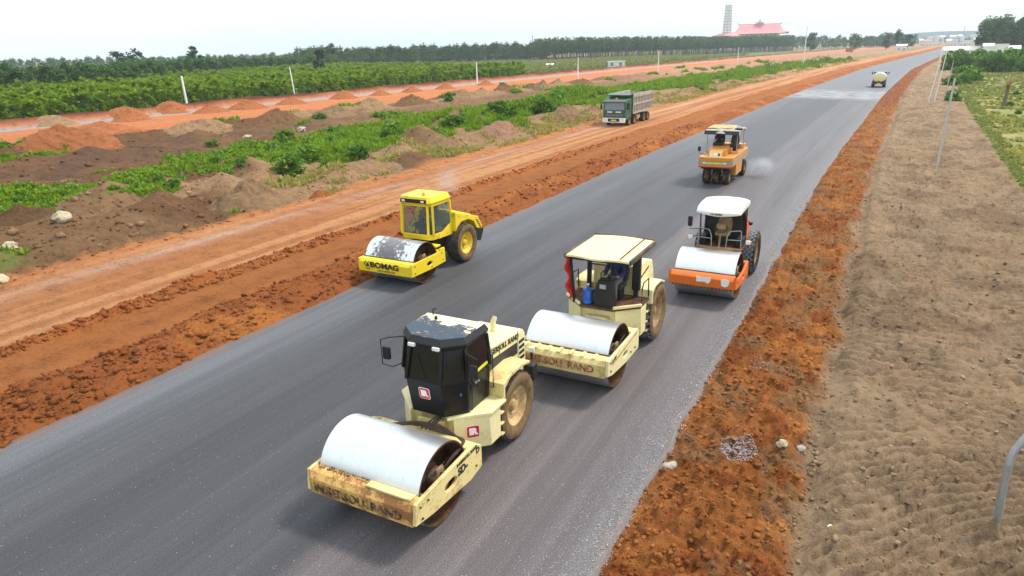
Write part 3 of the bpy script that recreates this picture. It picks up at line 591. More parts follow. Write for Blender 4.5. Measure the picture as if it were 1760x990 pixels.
def drum_frame(root, fw, yf, yb, z0, z1, paint_, beam, ledge=0.30, plateprof=None, hole=(0.08, 0.72, 0.20, 0.10), bolts=()):
    prof = plateprof or [(yf, z0 + 0.05), (yf + 0.04, z1), (yb - 0.25, z1 + 0.10), (yb, z1 - 0.04), (yb, z0 - 0.05), (yb - 0.4, z0 - 0.12), (yf + 0.5, z0 - 0.03)]
    for s in (-1, 1): side_plate(root, s, fw, prof, hole, paint_, bolts if s > 0 else ())
    i = fw - 0.072
    fb = B().prism([(yf + 0.01, z0), (yf - 0.012, z1 - 0.13), (yf + 0.07, z1 - 0.035), (yf + ledge - 0.05, z1 + 0.0), (yf + ledge, z1 - 0.05), (yf + ledge, z0 + 0.06), (yf + 0.1, z0)], -i, i, 'x').build('front_beam', beam, root, 0.012)
    B().box(-i, i, yf + ledge - 0.02, yf + ledge + 0.035, z1 - 0.12, z1 + 0.015).build('scraper_bar', M['darkdirt'], fb, 0.004)
    B().prism([(yb - 0.26, z0), (yb - 0.26, z1 - 0.02), (yb - 0.02, z1 - 0.02), (yb - 0.02, z0)], -i, i, 'x').build('rear_beam', paint_, root, 0.015)
    # centre joint
    j = B().box(-0.26, 0.26, yb - 0.04, yb + 0.34, z0 - 0.05, z0 + 0.10).box(-0.26, 0.26, yb - 0.04, yb + 0.34, z1 - 0.16, z1 - 0.04).build('articulation_joint', paint_, root, 0.01)
    B().lathe([(z0 - 0.1, 0), (z0 - 0.1, 0.09), (z1 + 0.02, 0.09), (z1 + 0.02, 0)], 'z', (0, yb + 0.2, 0), 16).build('pivot_pin', M['darkdirt'], j)
    return fb
def seat(parent, x, y, z, mat=None):
    mat = mat or M['seat']; o = B().prism(rrect(0.48, 0.46, 0.08), z, z + 0.13, 'z'); o.v = [(a + x, b + y, c) for a, b, c in o.v]; so_ = o.build('seat', mat, parent, 0.03)
    B().loft([[(x - 0.23, y + 0.18, z + 0.1), (x + 0.23, y + 0.18, z + 0.1), (x + 0.23, y + 0.30, z + 0.1), (x - 0.23, y + 0.30, z + 0.1)], [(x - 0.25, y + 0.25, z + 0.4), (x + 0.25, y + 0.25, z + 0.4), (x + 0.25, y + 0.36, z + 0.4), (x - 0.25, y + 0.36, z + 0.4)],
              [(x - 0.18, y + 0.32, z + 0.68), (x + 0.18, y + 0.32, z + 0.68), (x + 0.18, y + 0.40, z + 0.68), (x - 0.18, y + 0.40, z + 0.68)]]).build('backrest', mat, so_, 0.03)
    B().box(x - 0.17, x + 0.17, y - 0.15, y + 0.18, z - 0.32, z).build('seat_base', M['dark'], so_, 0.01)
def steering(parent, x, y, z0, z, r=0.19, tilt=25, mat=None):
    c = B().tube([(x, y - 0.16, z0), (x, y, z)], 0.035, 8).build('steering_column', mat or M['dark'], parent)
    t = math.radians(tilt); pts = [(x + r * math.cos(a), y + r * math.sin(a) * math.cos(t), z + 0.03 + r * math.sin(a) * math.sin(t)) for a in [2 * math.pi * i / 20 for i in range(21)]]
    b = B().tube(pts, 0.016, 6)
    for a in (0.5, 2.6, 4.7): b.cyl((x, y, z + 0.02), (x + r * math.cos(a), y + r * math.sin(a) * math.cos(t), z + 0.03 + r * math.sin(a) * math.sin(t)), 0.012, 6)
    b.build('steering_wheel', M['seat'], c)
def cab(root, rings, zs, front_idx, shellm, glassm, roofm, pill=0.045, names=('cab_panel', 'cab_pillar', 'window', 'cab_roof')):
    """rings: plan outlines at floor, sill, head, roof edge, roof top (CCW seen from above); zs: heights."""
    n = len(rings[0]); rr = [[(x, y, z) for x, y in ring] for ring, z in zip(rings, zs)]
    for i in range(n):
        j = (i + 1) % n; c = B(); cx = sum(p[0] for p in rr[0]) / n; cy = sum(p[1] for p in rr[0]) / n
        def inn(p, d=0.05):
            v = Vector((cx - p[0], cy - p[1], 0)); v.normalize(); return (p[0] + v.x * d, p[1] + v.y * d, p[2])
        a, b, d, e = rr[0][i], rr[0][j], rr[1][j], rr[1][i]
        c.loft([[a, b, d, e], [inn(a), inn(b), inn(d), inn(e)]]).build(names[0], shellm, root, 0.008)
        a, b, d, e = rr[1][i], rr[1][j], rr[2][j], rr[2][i]
        def lp(p, q, t): return tuple(p[k] + (q[k] - p[k]) * t for k in range(3))
        L_ = (Vector(b) - Vector(a)).length; tt = pill / L_
        ga, gb, gd, ge = lp(a, b, tt), lp(b, a, tt), lp(d, e, tt), lp(e, d, tt)
        g = B().loft([[inn(ga, .012), inn(gb, .012), inn(gd, .012), inn(ge, .012)], [inn(ga, .022), inn(gb, .022), inn(gd, .022), inn(ge, .022)]]).build(names[2], glassm, root)
        fw_ = 0.035
        def up(p, q, t): return lp(p, q, t)
        h0 = fw_ / max(0.1, (Vector(e) - Vector(a)).length)
        B().loft([[a, b, lp(b, d, h0), lp(a, e, h0)], [inn(a, .04), inn(b, .04), inn(lp(b, d, h0), .04), inn(lp(a, e, h0), .04)]]).build('window_frame', shellm, g, 0.004)
        B().loft([[e, d, lp(d, b, h0), lp(e, a, h0)], [inn(e, .04), inn(d, .04), inn(lp(d, b, h0), .04), inn(lp(e, a, h0), .04)]]).build('window_frame', shellm, g, 0.004)
    for i in range(n):
        B().bar(rr[1][i], rr[2][i], pill * 1.5, pill * 1.5).build(names[1], shellm, root, 0.008)
    rf = B().loft(rr[2:]).build(names[3], roofm, root, 0.012)
    B().loft([[(x, y, zs[0]) for x, y in rings[0]], [(x, y, zs[0] + 0.05) for x, y in rings[0]]]).build('cab_floor', M['dark'], root)
    return rf

# ------------------------------------------------------------------ seated operators
def make_person():
    bm = bmesh.new(); rad = []
    def chain(pts, start=None):
        prev = start; ids = []
        for p in pts:
            v = bm.verts.new(p[:3]); rad.append(p[3]); bm.verts.ensure_lookup_table()
            if prev is not None: bm.edges.new((bm.verts[prev], v))
            prev = len(bm.verts) - 1; ids.append(prev)
        return ids
    sp = chain([(0, 0, 0.10, .13), (0, 0.02, 0.25, .125), (0, 0.02, 0.42, .14), (0, 0.0, 0.53, .10), (0, -0.01, 0.60, .055), (0, -0.02, 0.67, .075), (0, -0.035, 0.76, .095), (0, -0.03, 0.84, .06)])
    for s in (-1, 1):
        ch = chain([(s * 0.18, 0, 0.50, .065), (s * 0.25, -0.08, 0.28, .047), (s * 0.19, -0.33, 0.25, .036), (s * 0.17, -0.40, 0.28, .03), (s * 0.165, -0.45, 0.30, .032)], sp[3])
        for k in range(4): chain([(s * (0.145 + 0.014 * k), -0.485, 0.315 - 0.004 * k, .009), (s * (0.145 + 0.014 * k), -0.505 - 0.004 * (k == 1), 0.300, .008), (s * (0.145 + .014 * k), -0.495, 0.28, .007)], ch[-1])
        chain([(s * 0.135, -0.445, 0.305, .010), (s * 0.12, -0.47, 0.30, .008)], ch[-1])
        chain([(s * 0.10, -0.02, 0.09, .10), (s * 0.13, -0.24, 0.10, .082), (s * 0.15, -0.44, 0.10, .062), (s * 0.15, -0.46, -0.10, .052), (s * 0.15, -0.44, -0.34, .04), (s * 0.15, -0.55, -0.36, .038), (s * 0.15, -0.62, -0.37, .03)], sp[0])
    me = bpy.data.meshes.new('body'); bm.to_mesh(me); bm.free(); return me, rad
_pm, _prad = make_person()
def grown(me, rad, grow, keep=None):
    me = me.copy(); o = bpy.data.objects.new('tmp', me); C.objects.link(o); o.modifiers.new('skin', 'SKIN')
    sv = me.skin_vertices[0].data
    for i, r in enumerate(rad): sv[i].radius = (r + grow, r + grow); sv[i].use_root = (i == 0)
    sb = o.modifiers.new('sub', 'SUBSURF'); sb.levels = 1; sb.render_levels = 1
    bpy.context.view_layer.update(); out = bpy.data.meshes.new_from_object(o.evaluated_get(bpy.context.evaluated_depsgraph_get())); bpy.data.objects.remove(o); return out
def submesh(keep):
    bm = bmesh.new(); bm.from_mesh(_pm); bm.verts.ensure_lookup_table(); rad = []
    dele = [v for v in bm.verts if not keep(v.index, v.co)]; ids = [v.index for v in bm.verts if keep(v.index, v.co)]
    bmesh.ops.delete(bm, geom=dele, context='VERTS'); me = bpy.data.meshes.new('cloth'); bm.to_mesh(me); bm.free(); return me, [_prad[i] for i in ids]
_body = grown(_pm, _prad, 0)
_sh = grown(*submesh(lambda i, c: (i <= 3) or (c.z > 0.2 and c.z < 0.52 and c.y > -0.35 and abs(c.x) > 0.1)), 0.016)
_tr = grown(*submesh(lambda i, c: i == 0 or (c.z < 0.14 and c.y > -0.5)), 0.014)
def person(label, loc, shirt, trousers, capm):
    o = tag(link(bpy.data.objects.new('person', _body.copy())), label, 'person', 'machine operators'); o.data.materials.append(M['skin']); o.location = loc
    o.data.polygons.foreach_set('use_smooth', [True] * len(o.data.polygons))
    for nm, me, m in (('shirt', _sh, shirt), ('trousers', _tr, trousers)):
        q = link(bpy.data.objects.new(nm, me.copy()), o); q.data.materials.append(m); q.data.polygons.foreach_set('use_smooth', [True] * len(q.data.polygons))
    B().lathe([(0.755, 0.104), (0.80, 0.108), (0.85, 0.09), (0.885, 0.04), (0.89, 0)], 'z', (0, -0.015, 0), 16).build('hair', capm, o)
    for s in (-1, 1):
        B().lathe([(-0.128, 0.012), (-0.112, 0.014)], 'y', (s * 0.033, -0.005, 0.765), 8).build('eye', M['letterblack'], o)
        B().loft([[(s * 0.085, -0.03, 0.72), (s * 0.085, 0.0, 0.72), (s * 0.088, 0.0, 0.78), (s * 0.088, -0.03, 0.78)], [(s * 0.108, -0.02, 0.725), (s * 0.108, 0.008, 0.725), (s * 0.112, 0.008, 0.785), (s * 0.112, -0.02, 0.785)]]).build('ear', M['skin'], o, 0.006)
    B().loft([[(-0.014, -0.105, 0.765), (0.014, -0.105, 0.765), (0.012, -0.10, 0.77), (-0.012, -0.10, 0.77)], [(-0.02, -0.142, 0.728), (0.02, -0.142, 0.728), (0.014, -0.11, 0.722), (-0.014, -0.11, 0.722)]]).build('nose', M['skin'], o, 0.004)
    B().box(-0.026, 0.026, -0.118, -0.10, 0.697, 0.707).build('mouth', M['cloth_orange'], o, 0.002)
    return o
def mirror(root, p, w, h, arm):
    a = B().tube(arm, 0.012, 6).build('mirror_arm', M['dark'], root)
    o = B().prism(rrect(w, h, 0.03), -0.025, 0.025, 'y'); o.v = [(x + p[0], y + p[1], z + p[2]) for x, y, z in o.v]; o.build('mirror', M['dark'], a, 0.005)

# ------------------------------------------------------------------ roller with the black cab
def roller_black_cab():
    root = empty('road_roller', (-6.94, 8.2, 0.0), 'cream single-drum roller with boxy black closed cab, nearest to the camera', 'road roller', 'single drum rollers on the new asphalt')
    r = 0.75; drum(root, r, 2.12, M['drum'])
    fb = drum_frame(root, 1.165, -0.98, 1.12, 0.52, 0.96, M['cream'], M['beam_rust'], 0.30, bolts=((-0.84, 0.86), (-0.80, 0.62), (-0.62, 0.86), (0.9, 0.6)))
    B().box(0.1, 1.02, -0.89, -0.72, 0.945, 0.985).build('ledge_plate', M['cream'], fb, 0.006)
    # grit lying on the ledge
    gv = B()
    for i in range(240):
        x = random.uniform(-1.05, 1.0); y = random.uniform(-0.80, -0.70); s = random.uniform(0.008, 0.02); gv.add([(x - s, y, 0.95), (x + s, y - s, 0.95), (x, y + s, 0.95), (x, y, 0.95 + s * 1.6)], [(0, 1, 2), (0, 1, 3), (1, 2, 3), (2, 0, 3)])
    gv.build('ledge_grit', M['darkdirt'], fb)['kind'] = 'stuff'
    letter('INGERSOLL RAND', 0.235, M['lettering'], (-0.05, -0.995, 0.675), FRONT, root, 0.005, 0.98)
    letter('INGERSOLL RAND', 0.085, M['letterblack'], (1.169, 0.62, 0.965), Matrix.Rotation(R(2), 4, 'X') @ SIDE, root, 0.002)
    letter('SD-', 0.21, M['letterblack'], (1.169, 0.46, 0.80), SIDE, root, 0.008); letter('D', 0.16, M['letterblack'], (1.169, 0.98, 0.88), SIDE, root, 0.006)
    # rear frame, belly, steps
    B().prism([(1.35, 0.62), (1.35, 1.18), (2.2, 1.28), (4.1, 1.15), (4.1, 0.72), (3.4, 0.55), (2.0, 0.5)], -0.52, 0.52, 'x').build('rear_chassis', M['cream_clean'], root, 0.02)
    B().box(-0.3, 0.3, 1.18, 1.36, 0.58, 1.12).build('chassis_nose', M['cream'], root, 0.02)
    for s in (-1, 1):
        q = [(s * 0.50, 1.22), (s * 1.02, 1.72), (s * 1.02, 2.12), (s * 0.50, 2.12)]
        if s < 0: q = q[::-1]
        pnl = B().prism(q, 0.52, 1.20, 'z').build('tank_box', M['cream_clean'], root, 0.015)
        lid = [(s * 0.42, 1.13), (s * 1.06, 1.70), (s * 1.06, 2.3), (s * 0.42, 2.3)]
        B().prism(lid if s > 0 else lid[::-1], 1.205, 1.265, 'z').build('running_board', M['cream_clean'], pnl, 0.01)
        for k in range(3): B().box(s * 0.62, s * 1.03, 2.13, 2.26, 0.5 + 0.24 * k, 0.53 + 0.24 * k).build('step', M['cream'], root, 0.005)
        # fender over the wheel
        B().prism([(2.28, 1.25), (2.30, 1.56), (2.55, 1.66), (3.1, 1.68), (3.45, 1.60), (3.45, 1.54), (3.1, 1.61), (2.6, 1.59), (2.36, 1.46), (2.36, 1.25)], s * 0.44, s * 1.01, 'x').build('fender', M['cream'], root, 0.01)
        wheel(root, s * 0.73, 2.95, 0.76, 0.54, M['rimcream'], M['tyremud'] if s > 0 else M['tyre'], M['lug'], s)
    ang = math.atan2(1.72 - 1.22, 1.02 - 0.50)
    badge((0.775, 1.465, 0.90), Matrix.Rotation(ang, 4, 'Z') @ FRONT, 0.24, root)
    # cab
    fl = [(-0.36, 1.14), (0.36, 1.14), (0.68, 1.50), (0.68, 2.26), (-0.68, 2.26), (-0.68, 1.50)]
    si = [(-0.38, 1.04), (0.38, 1.04), (0.74, 1.42), (0.74, 2.28), (-0.74, 2.28), (-0.74, 1.42)]
    hd = [(-0.34, 1.20), (0.34, 1.20), (0.68, 1.50), (0.68, 2.26), (-0.68, 2.26), (-0.68, 1.50)]
    rt = [(-0.36, 1.14), (0.36, 1.14), (0.72, 1.46), (0.72, 2.30), (-0.72, 2.30), (-0.72, 1.46)]
    rt2 = [(-0.33, 1.20), (0.33, 1.20), (0.66, 1.50), (0.66, 2.24), (-0.66, 2.24), (-0.66, 1.50)]
    m, n, p = nodes('flaking_roof_paint'); tcn = n.nodes.new('ShaderNodeTexCoord'); sx = n.nodes.new('ShaderNodeSeparateXYZ'); n.links.new(tcn.outputs['Object'], sx.inputs[0])
    f = math_(n, 'ADD', noise(n, tcn.outputs['Object'], 3.0, 6, 0.7), math_(n, 'MULTIPLY', math_(n, 'SUBTRACT', sx.outputs[1], 1.86), 0.50)); g = noise(n, tcn.outputs['Object'], 9, 5, 0.7)
    up = n.nodes.new('ShaderNodeNewGeometry'); sz = n.nodes.new('ShaderNodeSeparateXYZ'); n.links.new(up.outputs['Normal'], sz.inputs[0]); top = ramp(n, sz.outputs[2], 0.5, 0.7)
    c = mix(n, ramp(n, f, 0.50, 0.56), (0.025, 0.045, 0.07), (0.78, 0.66, 0.42)); c = mix(n, ramp(n, g, 0.58, 0.64), c, (0.36, 0.16, 0.08)); c = mix(n, ramp(n, g, 0.30, 0.34), (0.6, 0.6, 0.6), c)
    n.links.new(mix(n, top, (0.014, 0.014, 0.015), c), p.inputs['Base Color']); p.inputs['Roughness'].default_value = 0.5
    rf = cab(root, [fl, si, hd, rt, rt2], [1.27, 1.98, 2.62, 2.70, 2.84], 0, M['black'], M['glassdark'], m)
    badge((0.0, 1.056, 1.74), Matrix.Rotation(R(8), 4, 'X') @ FRONT, 0.22, root)
    for x in (-0.27, 0.27): B().box(x - 0.075, x + 0.075, 1.10, 1.17, 2.63, 2.70).build('work_lamp', M['lamp'], root, 0.01)
    B().bar((0.725, 1.62, 2.02), (0.735, 2.16, 2.06), 0.02, 0.05).build('door_stripe', M['plateyellow'], root)
    B().lathe([(0, 0), (0, 0.035), (0.01, 0.03), (0.012, 0)], 'y', (0.62, 1.33, 1.72), 12).build('sticker', M['jug'], root)
    for s in (-1, 1):
        for yy in (1.56, 2.18): B().bar((s * 0.715, yy, 1.30), (s * 0.752, yy, 1.96), 0.012, 0.02).build('door_seam', M['dark'], root)
        B().bar((s * 0.755, 1.66, 1.84), (s * 0.755, 1.80, 1.84), 0.03, 0.025).build('door_handle', M['steelgrey'], root)
        B().tube([(s * 0.76, 2.22, 1.5), (s * 0.82, 2.22, 1.5), (s * 0.82, 2.22, 2.2), (s * 0.74, 2.22, 2.2)], 0.014, 6).build('grab_rail', M['dark'], root)
        for yy in (2.95, 3.76): B().box(s * 0.555, s * 0.566, yy, yy + 0.012, 1.30, 2.06).build('hood_seam', M['darkdirt'], root)
        for yy, zz in ((2.4, 1.4), (2.4, 2.0), (3.9, 1.4)): B().cyl((s * 0.55, yy, zz), (s * 0.575, yy, zz), 0.016, 6).build('hood_bolt', M['dark'], root)
    B().bar((0.05, 1.045, 2.02), (-0.18, 1.15, 2.46), 0.014, 0.014).build('wiper', M['dark'], root)
    seat(root, 0, 1.78, 1.68); steering(root, 0, 1.45, 1.32, 2.0)
    B().box(-0.25, 0.25, 1.18, 1.38, 1.32, 1.92).build('dashboard', M['dark'], root, 0.03)
    for s in (-1, 1):
        mirror(root, (s * 0.98, 1.25, 2.30), 0.17, 0.26, [(s * 0.70, 1.46, 2.62), (s * 0.86, 1.22, 2.66), (s * 1.08, 1.22, 2.58), (s * 1.08, 1.22, 2.06), (s * 0.90, 1.30, 2.0), (s * 0.74, 1.44, 2.06)])
    B().tube([(-0.5, 2.2, 2.84), (-0.5, 2.2, 2.95), (-0.42, 2.2, 2.97)], 0.015, 6).build('roof_hook', M['dark'], root); B().tube([(-0.3, 2.0, 2.84), (-0.3, 2.0, 2.90)], 0.03, 8).build('roof_vent', M['dark'], root)
    # engine hood
    hw = 0.56
    B().prism([(2.32, 1.28), (2.32, 2.16), (3.0, 2.14), (4.02, 2.02), (4.12, 1.9), (4.14, 1.15)], -hw, hw, 'x').build('hood', M['cream_clean'], root, 0.03)
    for s in (-1, 1):
        B().prism([(2.5, 1.66), (2.5, 1.88), (3.72, 1.82), (3.72, 1.56)], s * hw, s * (hw + 0.012), 'x').build('hood_stripe', M['letterblack'], root)
        for k in range(4): B().box(s * hw, s * (hw + 0.015), 3.82, 4.05, 1.36 + 0.13 * k, 1.42 + 0.13 * k).build('louvre', M['dark'], root)
    letter('INGERSOLL RAND', 0.17, M['letterblack'], (hw + 0.008, 3.1, 1.99), Matrix.Rotation(R(-4), 4, 'X') @ SIDE, root, 0.003)
    B().tube([(0.1, 3.5, 2.05), (0.1, 3.52, 2.28), (0.12, 3.58, 2.40)], [0.06, 0.06, 0.05], 10).build('exhaust_pipe', M['cream_clean'], root)
    B().box(-0.75, 0.75, 4.1, 4.34, 0.72, 1.12).build('rear_bumper', M['dark'], root, 0.03)
    B().cyl((0.62, 4.3, 1.2), (0.62, 4.3, 1.42), 0.03, 8).build('rear_lamp_stalk', M['dark'], root); B().box(0.55, 0.69, 4.27, 4.33, 1.36, 1.48).build('rear_lamp', M['lamp'], root, 0.01)
    # hoses over the rear beam and along the right plate
    for k in range(4):
        o = 0.035 * k
        hose(root, [(-0.75, 0.86 + o, 0.95), (-0.2, 0.98, 1.06 + o * .6), (0.35, 1.0 + o * .5, 1.02 + o), (0.85, 0.95 - o * .5, 1.06), (1.02 - o * .3, 0.72, 1.10), (0.98, 0.35, 0.96 + o * 0.5), (0.90, 0.06, 0.80)])
    for k in range(3): hose(root, [(0.1 - 0.1 * k, 1.0, 1.0), (0.2, 1.25, 1.18 + 0.04 * k), (0.1, 1.5, 1.1)])
    hose(root, [(0.95, 0.62, 1.08), (0.9, 0.40, 0.98), (0.93, 0.15, 0.98), (0.95, -0.1, 0.82), (0.92, 0.1, 0.7)], 0.008)
roller_black_cab()

# ------------------------------------------------------------------ roller with the cream canopy
def roller_canopy():
    ox, oy = -5.97, 14.34
    root = empty('road_roller', (ox, oy, 0.0), 'cream single-drum roller with flat cream canopy and open driving platform', 'road roller', 'single drum rollers on the new asphalt')
    drum(root, 0.75, 2.04, M['drum'])
    prof = [(-1.0, 0.66), (-0.97, 1.03), (1.0, 1.06), (1.12, 0.95), (1.12, 0.50), (0.2, 0.50), (-0.7, 0.58)]
    fb = drum_frame(root, 1.13, -1.0, 1.12, 0.60, 1.03, M['cream_clean'], M['cream'], 0.30, prof, (0.15, 0.74, 0.16, 0.08), ((-0.86, 0.94), (-0.84, 0.74), (-0.6, 0.94), (0.5, 0.65), (0.8, 0.65)))
    for k in range(7): B().box(-0.95 + 0.28 * k, -0.87 + 0.28 * k, -0.98, -0.71, 1.028, 1.040).build('ledge_rib', M['cream'], fb, 0.003)
    letter('INGERSOLL RAND', 0.23, M['letterred'], (-0.12, -1.016, 0.775), FRONT, root, 0.007, 0.98)
    B().prism([(-0.75, 0.83), (-0.75, 0.86), (0.95, 1.0), (0.95, 0.97)], 1.131, 1.136, 'x').build('red_stripe', M['letterred'], root)
    letter('SD-100', 0.09, M['lettering'], (1.134, -0.62, 0.93), Matrix.Rotation(R(4), 4, 'X') @ SIDE, root, 0.004)
    B().prism([(1.35, 0.62), (1.35, 1.25), (2.2, 1.30), (4.1, 1.15), (4.1, 0.72), (3.4, 0.55), (2.0, 0.5)], -0.52, 0.52, 'x').build('rear_chassis', M['cream_clean'], root, 0.02)
    B().box(-0.3, 0.3, 1.16, 1.36, 0.62, 1.1).build('chassis_nose', M['cream'], root, 0.02)
    # platform
    pf = [(-0.42, 1.16), (0.42, 1.16), (0.98, 1.66), (0.98, 2.36), (-0.98, 2.36), (-0.98, 1.66)]
    B().prism(pf, 1.30, 1.36, 'z').build('platform', M['rustin'], root, 0.01)
    for s in (-1, 1):
        q = [(s * 0.46, 1.26), (s * 0.98, 1.72), (s * 0.98, 2.12), (s * 0.46, 2.12)]
        B().prism(q if s > 0 else q[::-1], 0.55, 1.295, 'z').build('tank_box', M['cream_clean'], root, 0.015)
        B().bar((s * 0.44, 1.15, 1.40), (s * 1.0, 1.66, 1.40), 0.06, 0.07).build('kick_rail', M['cream_clean'], root, 0.01)
        for k in range(3): B().box(s * 0.62, s * 1.0, 2.13, 2.30, 0.5 + 0.26 * k, 0.53 + 0.26 * k).build('step', M['cream'], root, 0.005)
        B().prism([(2.34, 1.2), (2.36, 1.56), (2.6, 1.64), (3.1, 1.64), (3.45, 1.5), (3.45, 1.45), (3.1, 1.58), (2.62, 1.58), (2.42, 1.46), (2.42, 1.2)], s * 0.5, s * 1.06, 'x').build('fender', M['cream_clean'] if s > 0 else M['cream'], root, 0.01)
        wheel(root, s * 0.78, 3.0, 0.78, 0.58, M['rimbrown'], M['tyremud'] if s > 0 else M['tyre'], M['luggrey'], s)
        B().tube([(s * 0.98, 1.72, 1.38), (s * 0.98, 1.72, 1.82), (s * 0.96, 1.9, 1.9), (s * 0.96, 2.3, 1.9), (s * 0.96, 2.34, 1.4)], 0.017, 7).build('handrail', M['dark'], root)
        for yy, r_ in ((1.12, 0.03), (2.28, 0.05)):
            if s > 0 and yy < 2: continue
            B().bar((s * 0.64, yy if yy > 2 else 1.3, 1.36), (s * 0.62, yy if yy > 2 else 0.98, 2.72), r_ * 2, r_ * 2).build('canopy_post', M['dark'], root, 0.006)
    B().tube([(-0.68, 2.28, 2.1), (0.2, 2.28, 2.1)], 0.018, 6).build('rear_rail', M['dark'], root)
    B().tube([(0.52, 2.42, 1.95), (0.7, 2.42, 1.95), (0.72, 2.42, 1.3)], 0.02, 7).build('handrail', M['dark'], root)
    B().box(0.55, 0.76, 2.18, 2.34, 1.55, 2.6).build('air_cleaner', M['dark'], root, 0.04)
    # console, seat, wheel
    cs = B().loft([[(-0.10, 1.2, 1.36), (0.42, 1.2, 1.36), (0.42, 1.5, 1.36), (-0.10, 1.5, 1.36)], [(-0.02, 1.18, 1.95), (0.36, 1.18, 1.95), (0.36, 1.44, 1.95), (-0.02, 1.44, 1.95)], [(0.0, 1.26, 2.05), (0.34, 1.26, 2.05), (0.34, 1.44, 2.08), (0.0, 1.44, 2.08)]]).build('console', M['dark'], root, 0.03)
    B().box(0.08, 0.24, 1.155, 1.175, 1.86, 1.97).build('gauge_plate', M['steelgrey'], cs, 0.004)
    steering(root, 0.18, 1.52, 1.7, 2.10, 0.2); seat(root, 0.2, 2.0, 1.66)
    # canopy: shallow sagging sheet with rolled rim
    nx, ny = 9, 9; rings = []
    X = [(-0.62 + 1.58 * i / nx) for i in range(nx + 1)]; Y = [(0.70 + 1.95 * j / ny) for j in range(ny + 1)]
    b = B(); vs_ = []
    for dz in (0.0, -0.045):
        for j, y in enumerate(Y):
            for i, x in enumerate(X):
                u = (x - 0.17) / 0.79; v = j / ny
                z = 2.77 + 0.035 * math.cos(u * 1.57) - 0.05 * (1 - v) ** 4 * math.cos(u * 1.57) + 0.02 * v
                vs_.append((x, y + 0.04 * math.sin(i * 1.1) * (1 - v), z + dz))
    n1 = nx + 1; m1 = n1 * (ny + 1); fs = []
    for j in range(ny):
        for i in range(nx):
            a = j * n1 + i; fs.append((a, a + 1, a + 1 + n1, a + n1)); a += m1; fs.append((a + n1, a + 1 + n1, a + 1, a))
    per = [i for i in range(n1)] + [j * n1 + nx for j in range(1, ny + 1)] + [ny * n1 + i for i in range(nx - 1, -1, -1)] + [j * n1 for j in range(ny - 1, 0, -1)]
    for k in range(len(per)): a, c = per[k], per[(k + 1) % len(per)]; fs.append((a, c, c + m1, a + m1))
    cn = b.add(vs_, fs).build('canopy_roof', M['cream_roof'], root)
    for s in (-1, 1): B().box(0.17 + s * 0.81 - 0.03, 0.17 + s * 0.81 + 0.03, 0.70, 2.66, 2.68, 2.80).build('roof_rim', M['darkdirt'], cn, 0.015)
    B().box(-0.64, 0.98, 2.62, 2.69, 2.70, 2.83).build('roof_rim', M['darkdirt'], cn, 0.015); B().box(-0.60, 0.90, 0.84, 0.88, 2.63, 2.70).build('roof_crossbar', M['dark'], cn)
    B().bar((0.72, 0.75, 2.80), (0.72, 2.62, 2.825), 0.02, 0.02).build('roof_seam', M['rustin'], cn)
    # hood
    B().prism([(2.42, 1.25), (2.42, 2.12), (3.3, 2.06), (3.86, 1.92), (4.0, 1.6), (4.08, 1.15)], -0.58, 0.58, 'x').build('hood', M['cream_clean'], root, 0.04)
    B().bar((0.585, 2.7, 1.66), (0.585, 3.5, 1.82), 0.012, 0.05).build('hood_handle', M['rustin'], root)
    B().box(-0.75, 0.75, 4.05, 4.28, 0.72, 1.1).build('rear_bumper', M['dark'], root, 0.03)
    for k in range(4): hose(root, [(0.45, 1.0, 0.98), (0.8, 0.92 - 0.03 * k, 1.06 + 0.03 * k), (0.95 - 0.03 * k, 0.6, 1.05), (0.92, 0.3, 0.9), (0.86, 0.1, 0.8)])
    root.scale = (1.05, 1.05, 1.05)
    # things carried on the platform
    cl = B(); pts = []
    n_ = 12
    for k in range(n_ + 1):
        z = 2.66 - 1.2 * k / n_; w = 0.13 + 0.05 * math.sin(k * 0.9) + 0.03 * k / n_; y = 1.05 + 0.25 * k / n_; sag = 0.05 * math.sin(k * 1.3)
        pts.append([(ox - 0.74 + sag, oy + y - w * 0.6, z), (ox - 0.70 + sag, oy + y - w * 0.2, z), (ox - 0.76 + sag, oy + y + w * 0.2, z), (ox - 0.70 + sag, oy + y + w, z), (ox - 0.73 + sag, oy + y + w, z), (ox - 0.785 + sag, oy + y + 0.2 * w, z), (ox - 0.73 + sag, oy + y - 0.2 * w, z), (ox - 0.77 + sag, oy + y - 0.6 * w, z)])
    pts = [[(ox + (p_[0] - ox) * 1.05, oy + (p_[1] - oy) * 1.05, p_[2] * 1.05) for p_ in q_] for q_ in pts]
    tag(cl.loft(pts).build('red_cloth', M['redcloth']), 'red cloth hanging from the canopy post of the open cream roller', 'cloth')
    jg = tag(B().lathe([(0, 0), (0, 0.13), (0.02, 0.145), (0.10, 0.14), (0.13, 0.135), (0.16, 0.145), (0.26, 0.14), (0.29, 0.135), (0.33, 0.145), (0.38, 0.13), (0.43, 0.05), (0.44, 0.032), (0.5, 0.032), (0.5, 0)], 'z', (ox - 0.315, oy + 1.43, 1.433), 24).build('water_jug', M['jug']), 'blue plastic water jug standing on the open cream roller platform', 'water jug')
    B().lathe([(0.495, 0.036), (0.53, 0.036), (0.53, 0)], 'z', (ox - 0.315, oy + 1.43, 1.433), 16).build('cap', M['logowhite'], jg)
    person('operator in dark blue seated at the wheel of the open cream roller', (ox + 0.21, oy + 2.08, 1.89), M['cloth_navy'], M['cloth_grey'], M['hair'])
roller_canopy()

